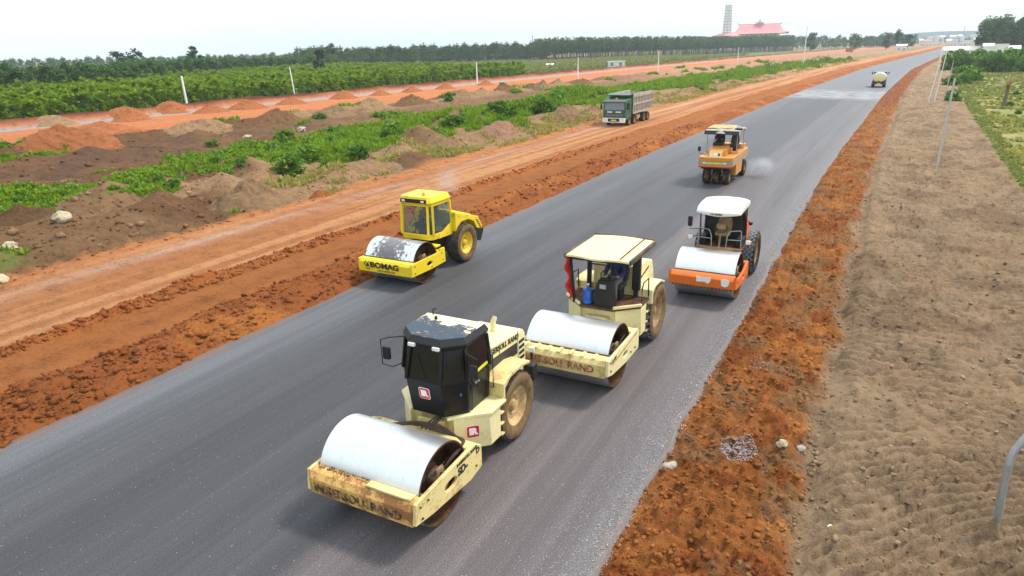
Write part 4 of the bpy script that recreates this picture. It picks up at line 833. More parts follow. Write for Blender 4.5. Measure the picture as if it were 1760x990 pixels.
# ------------------------------------------------------------------ orange roller with the white roof
def roller_orange():
    ox, oy = -4.44, 21.75
    root = empty('road_roller', (ox, oy, 0.0), 'orange single-drum roller with rounded white roof beside the right road edge', 'road roller', 'single drum rollers on the new asphalt')
    drum(root, 0.75, 1.90, M['drum'])
    prof = [(-1.05, 0.60), (-1.02, 1.02), (-0.72, 0.86), (0.2, 0.86), (0.9, 1.02), (1.05, 0.9), (1.05, 0.45), (0.2, 0.5), (-0.6, 0.52)]
    fb = drum_frame(root, 1.06, -1.05, 1.05, 0.56, 1.0, M['orange'], M['orange'], 0.24, prof, (0.15, 0.68, 0.16, 0.07), ((-0.85, 0.8), (0.6, 0.62)))
    for k in range(17): B().box(-0.93 + 0.113 * k, -0.86 + 0.113 * k, -1.075, -1.03, 0.545, 0.60).build('bolt_lug', M['darkdirt'], fb, 0.004)
    B().prism([(-0.15, 0.74), (-0.17, 0.93), (0.02, 0.90), (0.30, 0.93), (0.28, 0.78), (0.2, 0.70), (0.12, 0.76)], -1.068, -1.062, 'y').build('torn_sticker', M['white'], fb)
    B().prism([(0.62, 0.70), (0.60, 0.90), (0.72, 0.93), (0.86, 0.88), (0.84, 0.72), (0.74, 0.66)], -1.068, -1.062, 'y').build('torn_sticker', M['white'], fb)
    B().prism([(1.3, 0.6), (1.3, 1.15), (2.2, 1.2), (3.9, 1.1), (3.9, 0.7), (2.0, 0.5)], -0.48, 0.48, 'x').build('rear_chassis', M['darkdirt'], root, 0.02)
    B().box(-0.28, 0.28, 1.08, 1.32, 0.58, 1.05).build('chassis_nose', M['darkdirt'], root, 0.02)
    B().box(-0.74, 0.74, 1.22, 2.30, 1.16, 1.24).build('platform', M['rustin'], root, 0.01); B().box(-0.76, 0.76, 1.17, 1.24, 1.13, 1.29).build('platform_edge', M['rimbrown'], root, 0.01)
    for s in (-1, 1):
        wheel(root, s * 0.76, 2.92, 0.77, 0.56, M['rimbrown'], M['tyre'], M['luggrey'], s)
        B().tube([(s * 0.24, 1.24, 1.24), (s * 0.26, 1.22, 1.66), (s * 0.34, 1.22, 1.86), (s * 0.66, 1.26, 1.90), (s * 0.70, 1.3, 1.86), (s * 0.72, 1.3, 1.24)], 0.018, 7).build('handrail', M['steelgrey'], root)
        B().tube([(s * 0.26, 1.22, 1.56), (s * 0.70, 1.3, 1.56)], 0.014, 6).build('handrail_bar', M['steelgrey'], root)
        B().bar((s * 0.68, 2.2, 1.24), (s * 0.64, 2.15, 2.55), 0.10, 0.08).build('roof_post', M['dark'], root, 0.01)
        B().bar((s * 0.68, 1.5, 1.3), (s * 0.66, 1.20, 2.5), 0.045, 0.045).build('roof_post', M['dark'], root, 0.01)
        B().tube([(s * 0.72, 1.3, 1.60), (s * 0.96, 1.2, 1.56)], 0.014, 6).build('lamp_arm', M['dark'], root)
        lp = B().box(s * 0.96 - 0.075, s * 0.96 + 0.075, 1.13, 1.21, 1.49, 1.62).build('work_lamp', M['lamp'], root, 0.015)
        B().box(s * (0.96 + 0.08) - 0.03, s * (0.96 + 0.08) + 0.03, 1.14, 1.2, 1.5, 1.6).build('indicator', M['lamporange'], lp, 0.01)
        B().box(s * 0.50, s * 0.72, 1.5, 2.2, 1.25, 1.55).build('side_console', M['dark'], root, 0.03)
    mirror(root, (-0.98, 1.12, 2.12), 0.15, 0.34, [(-0.70, 1.3, 1.84), (-0.98, 1.12, 1.86), (-0.98, 1.13, 2.1)])
    seat(root, 0, 1.85, 1.56, M['rimbrown']); steering(root, 0.0, 1.45, 1.26, 1.86, 0.2, 40, M['rimbrown'])
    B().lathe([(0, 0), (0.0, 0.15), (0.10, 0.17), (0.18, 0.12), (0.2, 0)], 'z', (0, 1.46, 1.88), 16).build('instrument_pod', M['rimbrown'], root, 0.01)
    B().box(-0.64, 0.64, 2.14, 2.2, 1.24, 2.55).build('rear_bulkhead', M['dark'], root, 0.01)
    for s in (-1, 1): B().prism([(1.35, 2.56), (2.2, 2.56), (2.2, 1.9), (1.9, 2.3)], s * 0.65, s * 0.69, 'x').build('side_curtain', M['dark'], root)
    # rounded white roof
    rings = []
    for x in np.linspace(-0.70, 0.74, 11):
        u = abs(x - 0.02) / 0.72; top = [(0.62, 2.54), (0.60, 2.66), (0.78, 2.79), (1.3, 2.86), (2.0, 2.86), (2.42, 2.79), (2.46, 2.67), (2.40, 2.57)]
        k = 1 - 0.10 * u ** 4; dz = -0.07 * u ** 3; front = 0.14 * (1 - u ** 2)
        rings.append([(x, 1.5 + (y - 1.5) * k - (front if y < 1 else 0), z + (dz if z > 2.60 else 0) - (0.05 * (1 - u) if (y < 1 and z < 2.74) else 0)) for y, z in top])
    rf = B().loft(rings).build('roof', M['white'], root, 0.03, angle=50)
    letter('HAMM', 0.10, M['letterblack'], (0.0, 0.445, 2.575), Matrix.Rotation(R(-8), 4, 'X') @ FRONT, rf, 0.001, 1.25)
    B().box(-0.12, 0.0, 1.9, 1.95, 2.30, 2.34).build('roof_lamp', M['lamp'], rf); B().box(0.04, 0.16, 1.9, 1.95, 2.32, 2.36).build('roof_lamp', M['lamp'], rf)
    B().prism([(2.3, 1.15), (2.3, 2.05), (3.2, 1.95), (3.85, 1.7), (3.95, 1.1)], -0.56, 0.56, 'x').build('hood', M['orange'], root, 0.04)
    for s in (-1, 1): B().prism([(2.2, 1.15), (2.2, 1.95), (2.5, 1.9), (2.6, 1.62), (2.45, 1.15)], s * 0.58, s * 0.72, 'x').build('hood_cheek', M['orange'], root, 0.02)
    B().box(0.55, 0.72, 3.3, 3.45, 1.62, 1.72).build('filler_cap', M['dark'], root, 0.02)
    B().box(-0.7, 0.7, 3.9, 4.1, 0.7, 1.1).build('rear_bumper', M['dark'], root, 0.03)
    for k in range(4): hose(root, [(0.2 + 0.1 * k, 1.3, 1.0), (0.55, 1.12, 1.12 + 0.04 * k), (0.85, 0.8, 1.05 + 0.03 * k), (0.85, 0.4, 0.9), (0.8, 0.1, 0.8)], 0.015)
roller_orange()

# ------------------------------------------------------------------ yellow roller
def roller_yellow():
    ox, oy = -14.72, 18.85
    root = empty('road_roller', (ox, oy, 0.0), 'bright yellow single-drum roller with glazed cab at the left road edge', 'road roller', 'single drum rollers on the new asphalt')
    drum(root, 0.74, 2.10, M['drumdirty'])
    prof = [(-0.98, 0.48), (-0.98, 0.93), (0.78, 0.95), (0.80, 1.06), (1.08, 1.04), (1.10, 0.50), (0.2, 0.46)]
    fb = drum_frame(root, 1.165, -0.98, 1.10, 0.47, 0.95, M['yellow'], M['yellow'], 0.26, prof, (0.10, 0.70, 0.17, 0.08), ((-0.8, 0.84), (-0.8, 0.58), (0.85, 0.88), (0.92, 0.62), (0.2, 0.55)))
    letter('BOMAG', 0.285, M['letterblack'], (0.0, -0.998, 0.74), FRONT, root, 0.010, 1.22)
    lg = B().prism([(-0.75 + 0.11 * math.cos(R(90 + 120 * i)), 0.72 + 0.11 * math.sin(R(90 + 120 * i))) for i in range(3)], -0.997, -0.992, 'y').build('emblem', M['letterblack'], fb)
    for i in range(3):
        a0 = R(30 + 120 * i); pts = [(-0.75 + rr_ * math.cos(a0 + t), 0.72 + rr_ * math.sin(a0 + t)) for rr_, ts in ((0.155, (-0.75, -0.4, 0, 0.4, 0.75)), (0.125, (0.75, 0.4, 0, -0.4, -0.75))) for t in ts]
        B().prism(pts, -0.997, -0.992, 'y').build('emblem_arc', M['letterblack'], lg)
    letter('SINGLE DRUM ROLLER', 0.075, M['lettering'], (0.05, -0.995, 0.56), FRONT, root, 0.001)
    B().prism([(1.3, 0.6), (1.3, 1.1), (2.2, 1.2), (3.9, 1.05), (4.0, 0.6), (2.0, 0.5)], -0.50, 0.50, 'x').build('rear_chassis', M['dark'], root, 0.02)
    B().box(-0.3, 0.3, 1.12, 1.32, 0.56, 1.0).build('chassis_nose', M['dark'], root, 0.02)
    B().prism([(-0.5, 0.98), (0.5, 0.98), (0.98, 1.06), (0.98, 1.12), (-0.98, 1.12), (-0.98, 1.06)], 0.85, 1.09, 'y').build('yoke_cover', M['yellow'], root, 0.01)
    # cab
    fl = [(-0.56, 0.98), (0.56, 0.98), (0.70, 1.12), (0.74, 2.22), (-0.74, 2.22), (-0.70, 1.12)]
    si = [(-0.58, 0.94), (0.58, 0.94), (0.72, 1.08), (0.76, 2.24), (-0.76, 2.24), (-0.72, 1.08)]
    hd = [(-0.56, 1.00), (0.56, 1.00), (0.68, 1.12), (0.70, 2.22), (-0.70, 2.22), (-0.68, 1.12)]
    rt = [(-0.60, 0.92), (0.60, 0.92), (0.72, 1.04), (0.74, 2.28), (-0.74, 2.28), (-0.72, 1.04)]
    rt2 = [(-0.54, 1.0), (0.54, 1.0), (0.64, 1.1), (0.66, 2.2), (-0.66, 2.2), (-0.64, 1.1)]
    rf = cab(root, [fl, si, hd, rt, rt2], [1.24, 1.42, 2.52, 2.62, 2.83], 0, M['yellow'], M['glass'], M['yellow'], 0.055)
    B().box(-0.56, 0.56, 0.905, 0.955, 2.61, 2.75).build('visor', M['dark'], rf, 0.01)
    for x in (-0.42, 0.42): B().box(x - 0.07, x + 0.07, 0.895, 0.91, 2.64, 2.72).build('work_lamp', M['lamp'], rf, 0.008)
    B().lathe([(2.83, 0.06), (2.91, 0.055), (2.95, 0.03), (2.96, 0)], 'z', (0.25, 1.25, 0), 12).build('beacon', M['lamporange'], rf)
    for s in (-1, 1):
        B().prism([(1.35, 1.25), (2.24, 1.22), (2.26, 1.72), (1.5, 1.42)], s * 0.735, s * 0.775, 'x').build('door_panel', M['yellow'], root, 0.008)
        wheel(root, s * 0.80, 2.80, 0.76, 0.58, M['rimyellow'], M['tyremud'] if s > 0 else M['tyre'], M['lug'], s)
        B().bar((s * 0.775, 1.62, 1.62), (s * 0.775, 1.80, 1.70), 0.03, 0.025).build('door_handle', M['dark'], root)
        # hood side with the wheel arch cut out of its lower edge
        B().prism([(2.26, 1.30), (2.26, 2.06), (3.9, 1.56), (4.22, 1.10), (4.16, 0.98), (3.78, 1.10), (3.58, 1.42), (3.2, 1.58), (2.7, 1.60), (2.4, 1.46)], s * 0.56, s * 0.92, 'x').build('hood_side', M['yellow'], root, 0.025)
        for k in range(5): B().bar((s * 0.925, 3.72 + 0.07 * k, 1.46 - 0.09 * k), (s * 0.925, 3.92 + 0.055 * k, 1.38 - 0.085 * k), 0.012, 0.03).build('louvre', M['dark'], root)
    B().prism([(2.26, 1.2), (2.26, 2.12), (2.5, 2.08), (3.95, 1.60), (4.28, 1.12), (4.2, 0.95)], -0.555, 0.555, 'x').build('hood', M['yellow'], root, 0.03)
    B().prism([(3.7, 0.62), (3.7, 1.06), (4.32, 1.02), (4.34, 0.86), (4.1, 0.5)], -0.9, 0.9, 'x').build('rear_bumper', M['dark'], root, 0.03)
    e = B().tube([(-0.25, 3.4, 1.6), (-0.25, 3.4, 2.02)], 0.10, 12).build('muffler', M['steelgrey'], root)
    B().tube([(-0.25, 3.4, 2.0), (-0.25, 3.42, 2.2), (-0.25, 3.48, 2.28)], 0.045, 8).build('exhaust_pipe', M['dark'], e)
    seat(root, 0.1, 1.7, 1.62); steering(root, 0.1, 1.36, 1.3, 1.95); B().box(-0.12, 0.32, 1.08, 1.3, 1.28, 1.84).build('console', M['dark'], root, 0.03)
    B().lathe([(0, 0), (0, 0.07), (0.09, 0.09), (0.15, 0.05), (0.16, 0)], 'z', (0.02, 1.08, 1.44), 14).build('orange_ball_lamp', M['lamporange'], root)
    B().bar((0.15, 0.985, 1.5), (-0.1, 0.995, 2.3), 0.015, 0.015).build('wiper', M['dark'], root)
    for k in range(3): hose(root, [(0.4, 1.0, 0.9), (0.7, 0.85, 0.98 + 0.03 * k), (0.9, 0.55, 0.95), (0.9, 0.2, 0.8)], 0.015)
    m = bpy.data.materials.new('exhaust_smoke'); m.use_nodes = True; n = m.node_tree; n.nodes.clear(); out = n.nodes.new('ShaderNodeOutputMaterial'); v = n.nodes.new('ShaderNodeVolumePrincipled'); v.inputs['Color'].default_value = (0.9, 0.9, 0.92, 1)
    tcn = n.nodes.new('ShaderNodeTexCoord'); gr = n.nodes.new('ShaderNodeTexGradient'); gr.gradient_type = 'SPHERICAL'; n.links.new(vecmap(n, tcn.outputs['Object'], (1 / 0.7, 1 / 0.8, 1 / 0.9)), gr.inputs['Vector'])
    n.links.new(math_(n, 'MULTIPLY', math_(n, 'MULTIPLY', gr.outputs['Fac'], gr.outputs['Fac']), math_(n, 'MULTIPLY', ramp(n, noise(n, tcn.outputs['Object'], 1.8, 3), 0.35, 0.65), 1.5)), v.inputs['Density']); n.links.new(v.outputs[0], out.inputs['Volume'])
    bm = bmesh.new(); bmesh.ops.create_icosphere(bm, subdivisions=3, radius=1)
    for q in bm.verts: q.co = Vector((q.co.x * 0.7, q.co.y * 0.8, q.co.z * 0.9))
    me = bpy.data.meshes.new('exhaust_smoke'); bm.to_mesh(me); bm.free(); me.materials.append(m); w = link(bpy.data.objects.new('exhaust_smoke', me)); w.location = (ox - 0.25, oy + 3.7, 2.95); tag(w, 'faint exhaust smoke above the hood of the yellow roller', 'smoke', kind='stuff')
    person('operator in orange shirt behind the windscreen of the yellow roller', (ox + 0.1, oy + 1.70, 1.76), M['cloth_orange'], M['cloth_grey'], M['hair'])
roller_yellow()
# ------------------------------------------------------------------ rubber-tyred roller
def tyre_roller():
    ox, oy = -8.36, 41.1
    root = empty('tyre_roller', (ox, oy, 0.0), 'orange rubber-tyred roller with dark canopy farther up the road', 'road roller')
    def body(y0, y1, z0, z1, hw=0.98, ch=0.25): return [(-hw + ch, y0), (hw - ch, y0), (hw, y0 + ch), (hw, y1 - ch), (hw - ch, y1), (-hw + ch, y1), (-hw, y1 - ch), (-hw, y0 + ch)]
    B().prism(body(-0.95, 4.25, 0, 0), 1.40, 1.66, 'z').build('upper_body', M['amber'], root, 0.03)
    B().prism(body(-0.96, 4.26, 0, 0, 0.985), 1.26, 1.40, 'z').build('silver_band', M['steelgrey'], root, 0.006)
    B().prism(body(-0.94, 4.24, 0, 0, 0.975), 1.12, 1.26, 'z').build('lower_band', M['amber'], root, 0.006)
    B().prism([(-0.90, 1.06), (-0.90, 1.12), (4.2, 1.12), (4.2, 1.06)], -0.9, 0.9, 'x').build('red_underline', M['lampred'], root)
    for s in (-1, 1):
        B().prism([(0.65, 0.42), (0.60, 1.11), (2.45, 1.11), (2.40, 0.42)], s * 0.60, s * 0.955, 'x').build('side_tank', M['amber'], root, 0.03)
        B().box(s * 0.58 - 0.10, s * 0.58 + 0.10, -0.965, -0.93, 1.28, 1.39).build('headlamp', M['lamp'], root, 0.02)
        B().box(s * 0.75 - 0.05, s * 0.75 + 0.05, -0.90, -0.82, 1.41, 1.50).build('indicator', M['lamporange'], root, 0.01)
    B().box(-0.45, 0.45, -0.962, -0.945, 1.29, 1.37).build('green_sticker', M['plateyellow'], root)
    B().box(-0.80, 0.80, -0.75, 0.55, 0.95, 1.10).build('front_yoke', M['dark'], root, 0.02)
    for x in (-0.5, 0.0, 0.5): wheel(root, x * 1.16, 0.0, 0.47, 0.36, M['rimbrown'], M['tyre'], M['lug'], 1 if x >= 0 else -1, None, 0.24, 28)
    for x in (-0.81, -0.27, 0.27, 0.81): wheel(root, x, 3.35, 0.50, 0.36, M['rimbrown'], M['tyre'], M['lug'], 1 if x >= 0 else -1, None, 0.25, 28)
    B().box(-0.7, 0.7, -0.06, 0.06, 0.42, 0.52).build('front_axle', M['darkdirt'], root, 0.01); B().box(-0.9, 0.9, 3.29, 3.41, 0.45, 0.55).build('rear_axle', M['darkdirt'], root, 0.01)
    for x in (-0.3, 0.3): B().bar((x, -0.02, 0.5), (x, -0.02, 1.0), 0.10, 0.12).build('yoke_arm', M['steelgrey'], root)
    B().prism([(-0.25, 1.66), (-0.10, 2.02), (0.95, 2.10), (0.95, 1.66)], -0.55, 0.45, 'x').build('instrument_hood', M['amber'], root, 0.03)
    B().prism([(-0.62, 1.66), (-0.55, 1.92), (-0.12, 2.0), (-0.12, 1.66)], -0.42, 0.32, 'x').build('nose_plate', M['amber'], root, 0.02)
    o = B().box(-0.40, 0.30, -0.008, 0.004, -0.14, 0.14).build('name_plate', M['cream_clean'], root); o.matrix_local = Matrix.Translation((0.0, -0.60, 1.79)) @ Matrix.Rotation(R(-15), 4, 'X')
    B().box(0.10, 0.22, -0.012, -0.008, -0.08, 0.05).build('plate_mark', M['letterblack'], o); B().box(-0.12, 0.06, -0.012, -0.008, -0.06, 0.08).build('plate_mark', M['logowhite'], o)
    B().box(-0.95, 0.95, 0.95, 2.7, 1.66, 1.72).build('platform', M['amber'], root, 0.01)
    B().prism([(2.7, 1.66), (2.7, 2.0), (4.1, 1.9), (4.15, 1.66)], -0.8, 0.8, 'x').build('engine_cover', M['amber'], root, 0.03)
    seat(root, -0.35, 1.85, 2.0); seat(root, 0.5, 1.85, 1.95); steering(root, -0.35, 1.42, 1.8, 2.36, 0.19); steering(root, 0.5, 1.42, 1.8, 2.16, 0.17, 60)
    B().box(-0.55, -0.05, 0.85, 1.1, 2.08, 2.26).build('dashboard', M['dark'], root, 0.02); B().box(0.42, 0.60, 0.7, 0.95, 1.72, 2.0).build('lever_box', M['amber'], root, 0.02)
    for s in (-1, 1):
        for y in (0.75, 2.75): B().tube([(s * 0.86, y, 1.68), (s * 0.86, y, 2.92)], 0.022, 7).build('canopy_post', M['steelgrey'], root)
        B().tube([(s * 0.9, 1.0, 1.7), (s * 0.9, 1.0, 2.25), (s * 0.9, 2.6, 2.25), (s * 0.9, 2.6, 1.7)], 0.016, 6).build('handrail', M['steelgrey'], root)
    B().tube([(0.05, 1.2, 1.75), (0.06, 1.2, 2.7), (0.3, 1.2, 2.72)], 0.018, 6).build('control_mast', M['dark'], root)
    mirror(root, (-1.1, -0.1, 2.0), 0.16, 0.26, [(-0.8, 0.2, 1.66), (-1.1, -0.1, 1.75), (-1.1, -0.1, 2.0)])
    mirror(root, (0.62, 0.75, 2.2), 0.2, 0.1, [(0.5, 0.8, 1.7), (0.5, 0.78, 2.2), (0.62, 0.76, 2.2)])
    # canopy: tarpaulin over a frame, front apron hanging
    rings = []
    for x in np.linspace(-0.98, 0.98, 9):
        u = abs(x) / 0.98; d = 0.06 * u ** 2 + 0.015 * math.sin(x * 9)
        rings.append([(x, 0.35 + 0.1 * u, 2.86 - d), (x, 0.52 + 0.08 * u, 3.02 - d), (x, 0.9, 3.08 - d), (x, 2.0, 3.10 - d), (x, 2.85, 3.04 - d), (x, 2.95, 2.90 - d), (x, 2.9, 2.88 - d), (x, 2.0, 3.05 - d), (x, 0.9, 3.03 - d), (x, 0.45, 2.84 - d)])
    cn = B().loft(rings).build('canopy', M['bedgrey'], root, 0.01, angle=60)
    B().prism([(0.34, 2.80), (0.50, 3.00), (0.53, 3.00), (0.38, 2.79)], -0.99, 0.99, 'x').build('front_apron', M['dark'], cn, 0.01)
    B().box(-0.95, 0.5, 1.0, 2.8, 3.085, 3.115).build('roof_mat', M['rimcream'], cn, 0.01)
    B().box(0.62, 1.0, 0.9, 1.5, 2.98, 3.12).build('roof_bundle', M['dark'], cn, 0.05)
    person('operator in black at the wheel of the orange rubber-tyred roller', (ox - 0.35, oy + 1.86, 2.13), M['cloth_black'], M['cloth_black'], M['hair'])
    # water mist blown off the right rear tyres
    m = bpy.data.materials.new('water_mist'); m.use_nodes = True; n = m.node_tree; n.nodes.clear(); out = n.nodes.new('ShaderNodeOutputMaterial'); v = n.nodes.new('ShaderNodeVolumePrincipled')
    v.inputs['Color'].default_value = (1, 1, 1, 1); tcn = n.nodes.new('ShaderNodeTexCoord'); gr = n.nodes.new('ShaderNodeTexGradient'); gr.gradient_type = 'SPHERICAL'
    n.links.new(vecmap(n, tcn.outputs['Object'], (1 / 1.1, 1 / 1.5, 1 / 0.62)), gr.inputs['Vector']); n.links.new(math_(n, 'MULTIPLY', math_(n, 'MULTIPLY', gr.outputs['Fac'], gr.outputs['Fac']), math_(n, 'MULTIPLY', ramp(n, noise(n, tcn.outputs['Object'], 2.2, 3), 0.38, 0.65), 4.5)), v.inputs['Density']); n.links.new(v.outputs[0], out.inputs['Volume'])
    bm = bmesh.new(); bmesh.ops.create_icosphere(bm, subdivisions=3, radius=1); 
    for q in bm.verts: q.co = Vector((q.co.x * 1.1, q.co.y * 1.5, q.co.z * 0.62)) * (0.97 + 0.06 * random.random())
    me = bpy.data.meshes.new('water_spray'); bm.to_mesh(me); bm.free(); me.materials.append(m)
    w = link(bpy.data.objects.new('water_spray', me)); w.location = (ox + 1.9, oy + 3.3, 0.66); tag(w, 'faint white water spray beside the rubber-tyred roller', 'water spray', kind='stuff')
tyre_roller()

# ------------------------------------------------------------------ dump truck on the haul road
def dump_truck():
    root = empty('dump_truck', (-24.75, 68.6, gz(-24.75, 72) - 0.05), 'green dump truck with ribbed grey bed driving along the dirt haul road', 'dump truck')
    root.scale = (1, 1, 0.93)
    cb = B().prism([(0.0, 0.75), (-0.02, 1.75), (0.10, 2.72), (0.35, 2.95), (1.75, 2.98), (1.85, 2.8), (1.85, 0.75)], -1.22, 1.22, 'x').build('cab', M['green'], root, 0.06)
    o = B().prism([(0.0, 0), (0.0, 0)], 0, 0) if False else None
    B().loft([[(-1.05, -0.035, 1.80), (1.05, -0.035, 1.80), (1.0, 0.085, 2.62), (-1.0, 0.085, 2.62)], [(-1.05, 0.06, 1.80), (1.05, 0.06, 1.80), (1.0, 0.16, 2.62), (-1.0, 0.16, 2.62)]]).build('windscreen', M['glasstruck'], cb, 0.02)
    B().box(-1.15, 1.15, -0.10, 0.14, 2.68, 2.84).build('sun_visor', M['steelgrey'], cb, 0.02)
    B().box(-1.0, 1.0, -0.05, 0.0, 1.12, 1.45).build('grille', M['dark'], cb, 0.02)
    for k in range(3): B().box(-0.95, 0.95, -0.075, -0.04, 1.16 + 0.1 * k, 1.20 + 0.1 * k).build('grille_bar', M['steelgrey'], cb)
    B().box(-1.0, 1.0, -0.045, -0.015, 1.50, 1.70).build('hood_band', M['green'], cb, 0.01)
    for x0, x1 in ((-0.75, -0.2), (0.15, 0.75)): B().box(x0, x1, -0.055, -0.04, 1.54, 1.66).build('name_decal', M['white'], cb)
    bp = B().prism(rrect(2.44, 0.5, 0.08), -0.16, 0.02, 'y'); bp.v = [(x, y, z + 0.72) for x, y, z in bp.v]; bp = bp.build('bumper', M['white'], root, 0.02)
    B().box(-0.62, 0.62, -0.175, -0.15, 0.58, 0.92).build('bumper_inset', M['dark'], bp, 0.01)
    B().box(-0.30, 0.30, -0.19, -0.172, 0.66, 0.80).build('number_plate', M['plateyellow'], bp)
    for s in (-1, 1):
        B().box(s * 0.95 - 0.2, s * 0.95 + 0.2, -0.18, -0.14, 0.74, 0.92).build('headlamp', M['lamp'], bp, 0.02)
        B().prism([(0.30, 1.80), (0.36, 2.55), (0.95, 2.6), (1.0, 1.85)], s * 1.222, s * 1.232, 'x').build('side_window', M['glassdark'], cb)
        B().bar((s * 1.235, 1.15, 1.5), (s * 1.235, 1.15, 2.5), 0.03, 0.06).build('door_rail', M['dark'], cb)
        mirror(root, (s * 1.42, 0.0, 2.15), 0.18, 0.5, [(s * 1.22, 0.2, 2.6), (s * 1.42, 0.0, 2.6), (s * 1.42, 0.02, 2.3)])
    B().lathe([(2.96, 0.12), (3.05, 0.10), (3.08, 0)], 'z', (0, 0.6, 0), 12).build('beacon', M['lamporange'], cb)
    B().box(-0.45, 0.45, 1.9, 8.4, 0.75, 1.05).build('chassis_frame', M['rustin'], root, 0.02)
    B().box(0.55, 1.15, 3.95, 5.0, 0.55, 1.0).build('fuel_tank', M['rimcream'], root, 0.06); B().box(-1.15, -0.55, 3.95, 5.0, 0.55, 1.0).build('air_tank', M['rimcream'], root, 0.06)
    for y in (1.35, 3.1, 6.1, 7.45):
        for s in (-1, 1): wheel(root, s * 1.05, y, 0.52, 0.34 if y < 4 else 0.5, M['rimbrown'], M['tyre'], M['lug'], s, None, 0.28, 28)
    # bed
    bw = 1.25; bed = B().box(-bw, bw, 2.05, 8.6, 1.22, 1.34).build('bed', M['bedgrey'], root, 0.01)
    B().box(-bw - 0.02, bw + 0.02, 1.98, 2.08, 1.22, 3.45).build('front_wall', M['green'], bed, 0.01)
    B().prism([(0.9, 3.28), (0.9, 3.36), (2.05, 3.46), (2.05, 3.38)], -bw, bw, 'x').build('cab_guard', M['green'], bed, 0.01)
    B().box(-bw, bw, 8.5, 8.58, 1.35, 3.25).build('tailgate', M['bedgrey'], bed, 0.01)
    for s in (-1, 1):
        B().box(s * (bw - 0.05), s * bw, 2.09, 8.5, 1.34, 3.38).build('side_wall', M['bedgrey'], bed)
        for z0, z1 in ((1.22, 1.42), (2.18, 2.36), (3.02, 3.42)): B().box(s * bw, s * (bw + 0.09), 2.05, 8.6, z0, z1).build('side_rail', M['bedgrey'], bed, 0.01)
        for k in range(13):
            y = 2.12 + 0.525 * k; B().box(s * bw, s * (bw + 0.085), y, y + 0.13, 1.42, 3.02).build('side_rib', M['bedgrey'], bed, 0.008)
dump_truck()
def water_truck():
    x0 = -1.98; y0 = 139.0
    root = empty('water_truck', (x0, y0, 0.0), 'small water truck with cream rounded tank far up the road', 'water truck')
    ell = [(1.08 * math.cos(2 * math.pi * i / 28), 1.68 + 0.78 * math.sin(2 * math.pi * i / 28)) for i in range(28)]
    tk = B().loft([[(x * k, y, 1.68 + (z - 1.68) * k) for x, z in ell] for y, k in ((-0.06, 0.55), (0.0, 0.93), (0.08, 1.0), (3.6, 1.0), (3.7, 0.9))]).build('tank', M['cream_roof'], root, angle=40)
    B().lathe([(2.4, 0.28), (2.56, 0.28), (2.58, 0)], 'z', (0, 1.8, 0), 16).build('hatch', M['cream_roof'], tk, 0.01)
    B().box(-1.0, 1.0, 0.1, 5.6, 0.75, 0.98).build('chassis_frame', M['dark'], root, 0.02)
    B().box(-1.1, 1.1, -0.25, 0.05, 0.55, 0.82).build('rear_bumper', M['dark'], root, 0.02)
    for s in (-1, 1):
        B().box(s * 0.85 - 0.15, s * 0.85 + 0.15, -0.3, -0.24, 0.62, 0.76).build('tail_lamp', M['lampred'], root, 0.01)
        wheel(root, s * 0.86, 1.0, 0.5, 0.5, M['rimbrown'], M['tyre'], M['lug'], s, None, 0.27, 24); wheel(root, s * 0.95, 4.6, 0.5, 0.3, M['rimbrown'], M['tyre'], M['lug'], s, None, 0.27, 24)
        mirror(root, (s * 1.32, 5.0, 2.2), 0.16, 0.4, [(s * 1.1, 4.9, 2.5), (s * 1.32, 5.0, 2.5), (s * 1.32, 5.0, 2.2)])
    B().cyl((0, -0.2, 0.95), (0, 0.05, 1.05), 0.12, 12).build('outlet_pipe', M['rustin'], root); B().box(-0.3, 0.3, -0.30, -0.24, 0.6, 0.74).build('number_plate', M['plateyellow'], root)
    B().prism([(3.9, 0.8), (3.9, 2.5), (5.3, 2.55), (5.65, 1.8), (5.7, 0.8)], -1.08, 1.08, 'x').build('cab', M['jug'], root, 0.06)
    B().tube([(-1.0, 0.05, 2.3), (-1.0, 0.05, 2.62), (1.0, 0.05, 2.62), (1.0, 0.05, 2.3)], 0.03, 6).build('tank_rail', M['steelgrey'], root)
water_truck()
# ------------------------------------------------------------------ foliage meshes
def leaf_quads(P, size, up=0.35, droop=0.0):
    """P (n,3) centres, size (n,), returns V (4n,3), F (n,4): randomly turned leaf-shaped quads."""
    n = len(P); nr = rng.normal(size=(n, 3)); nr[:, 2] = np.abs(nr[:, 2]) + up; nr /= np.linalg.norm(nr, axis=1)[:, None]
    a = rng.normal(size=(n, 3)); u = np.cross(nr, a); u /= np.linalg.norm(u, axis=1)[:, None]; v = np.cross(nr, u)
    s = size[:, None]; V = np.stack([P - u * s, P - v * s * 0.5 + nr * s * 0.15, P + u * s - np.array((0, 0, 1)) * s * droop, P + v * s * 0.5 + nr * s * 0.15], 1)
    return V.reshape(-1, 3), np.arange(4 * n).reshape(-1, 4)
def trunk_mesh(h, r, limbs, crown0, spread_):
    b = B(); pts = [(0, 0, -0.2)]; x = y = 0.0
    for k in range(1, 6): x += random.uniform(-1, 1) * h * 0.012; y += random.uniform(-1, 1) * h * 0.012; pts.append((x, y, h * k / 5))
    b.tube(pts, [r, r * 0.9, r * 0.75, r * 0.6, r * 0.42, r * 0.15], 6)
    for i in range(limbs):
        a = random.random() * 6.283; z = h * random.uniform(crown0, 0.85); L_ = spread_ * random.uniform(0.5, 0.9)
        b.tube([(x * z / h, y * z / h, z), (x * z / h + math.cos(a) * L_ * 0.5, y * z / h + math.sin(a) * L_ * 0.5, z + L_ * 0.35), (x * z / h + math.cos(a) * L_, y * z / h + math.sin(a) * L_, z + L_ * 0.6)], [r * 0.4, r * 0.25, r * 0.08], 5)
    return b
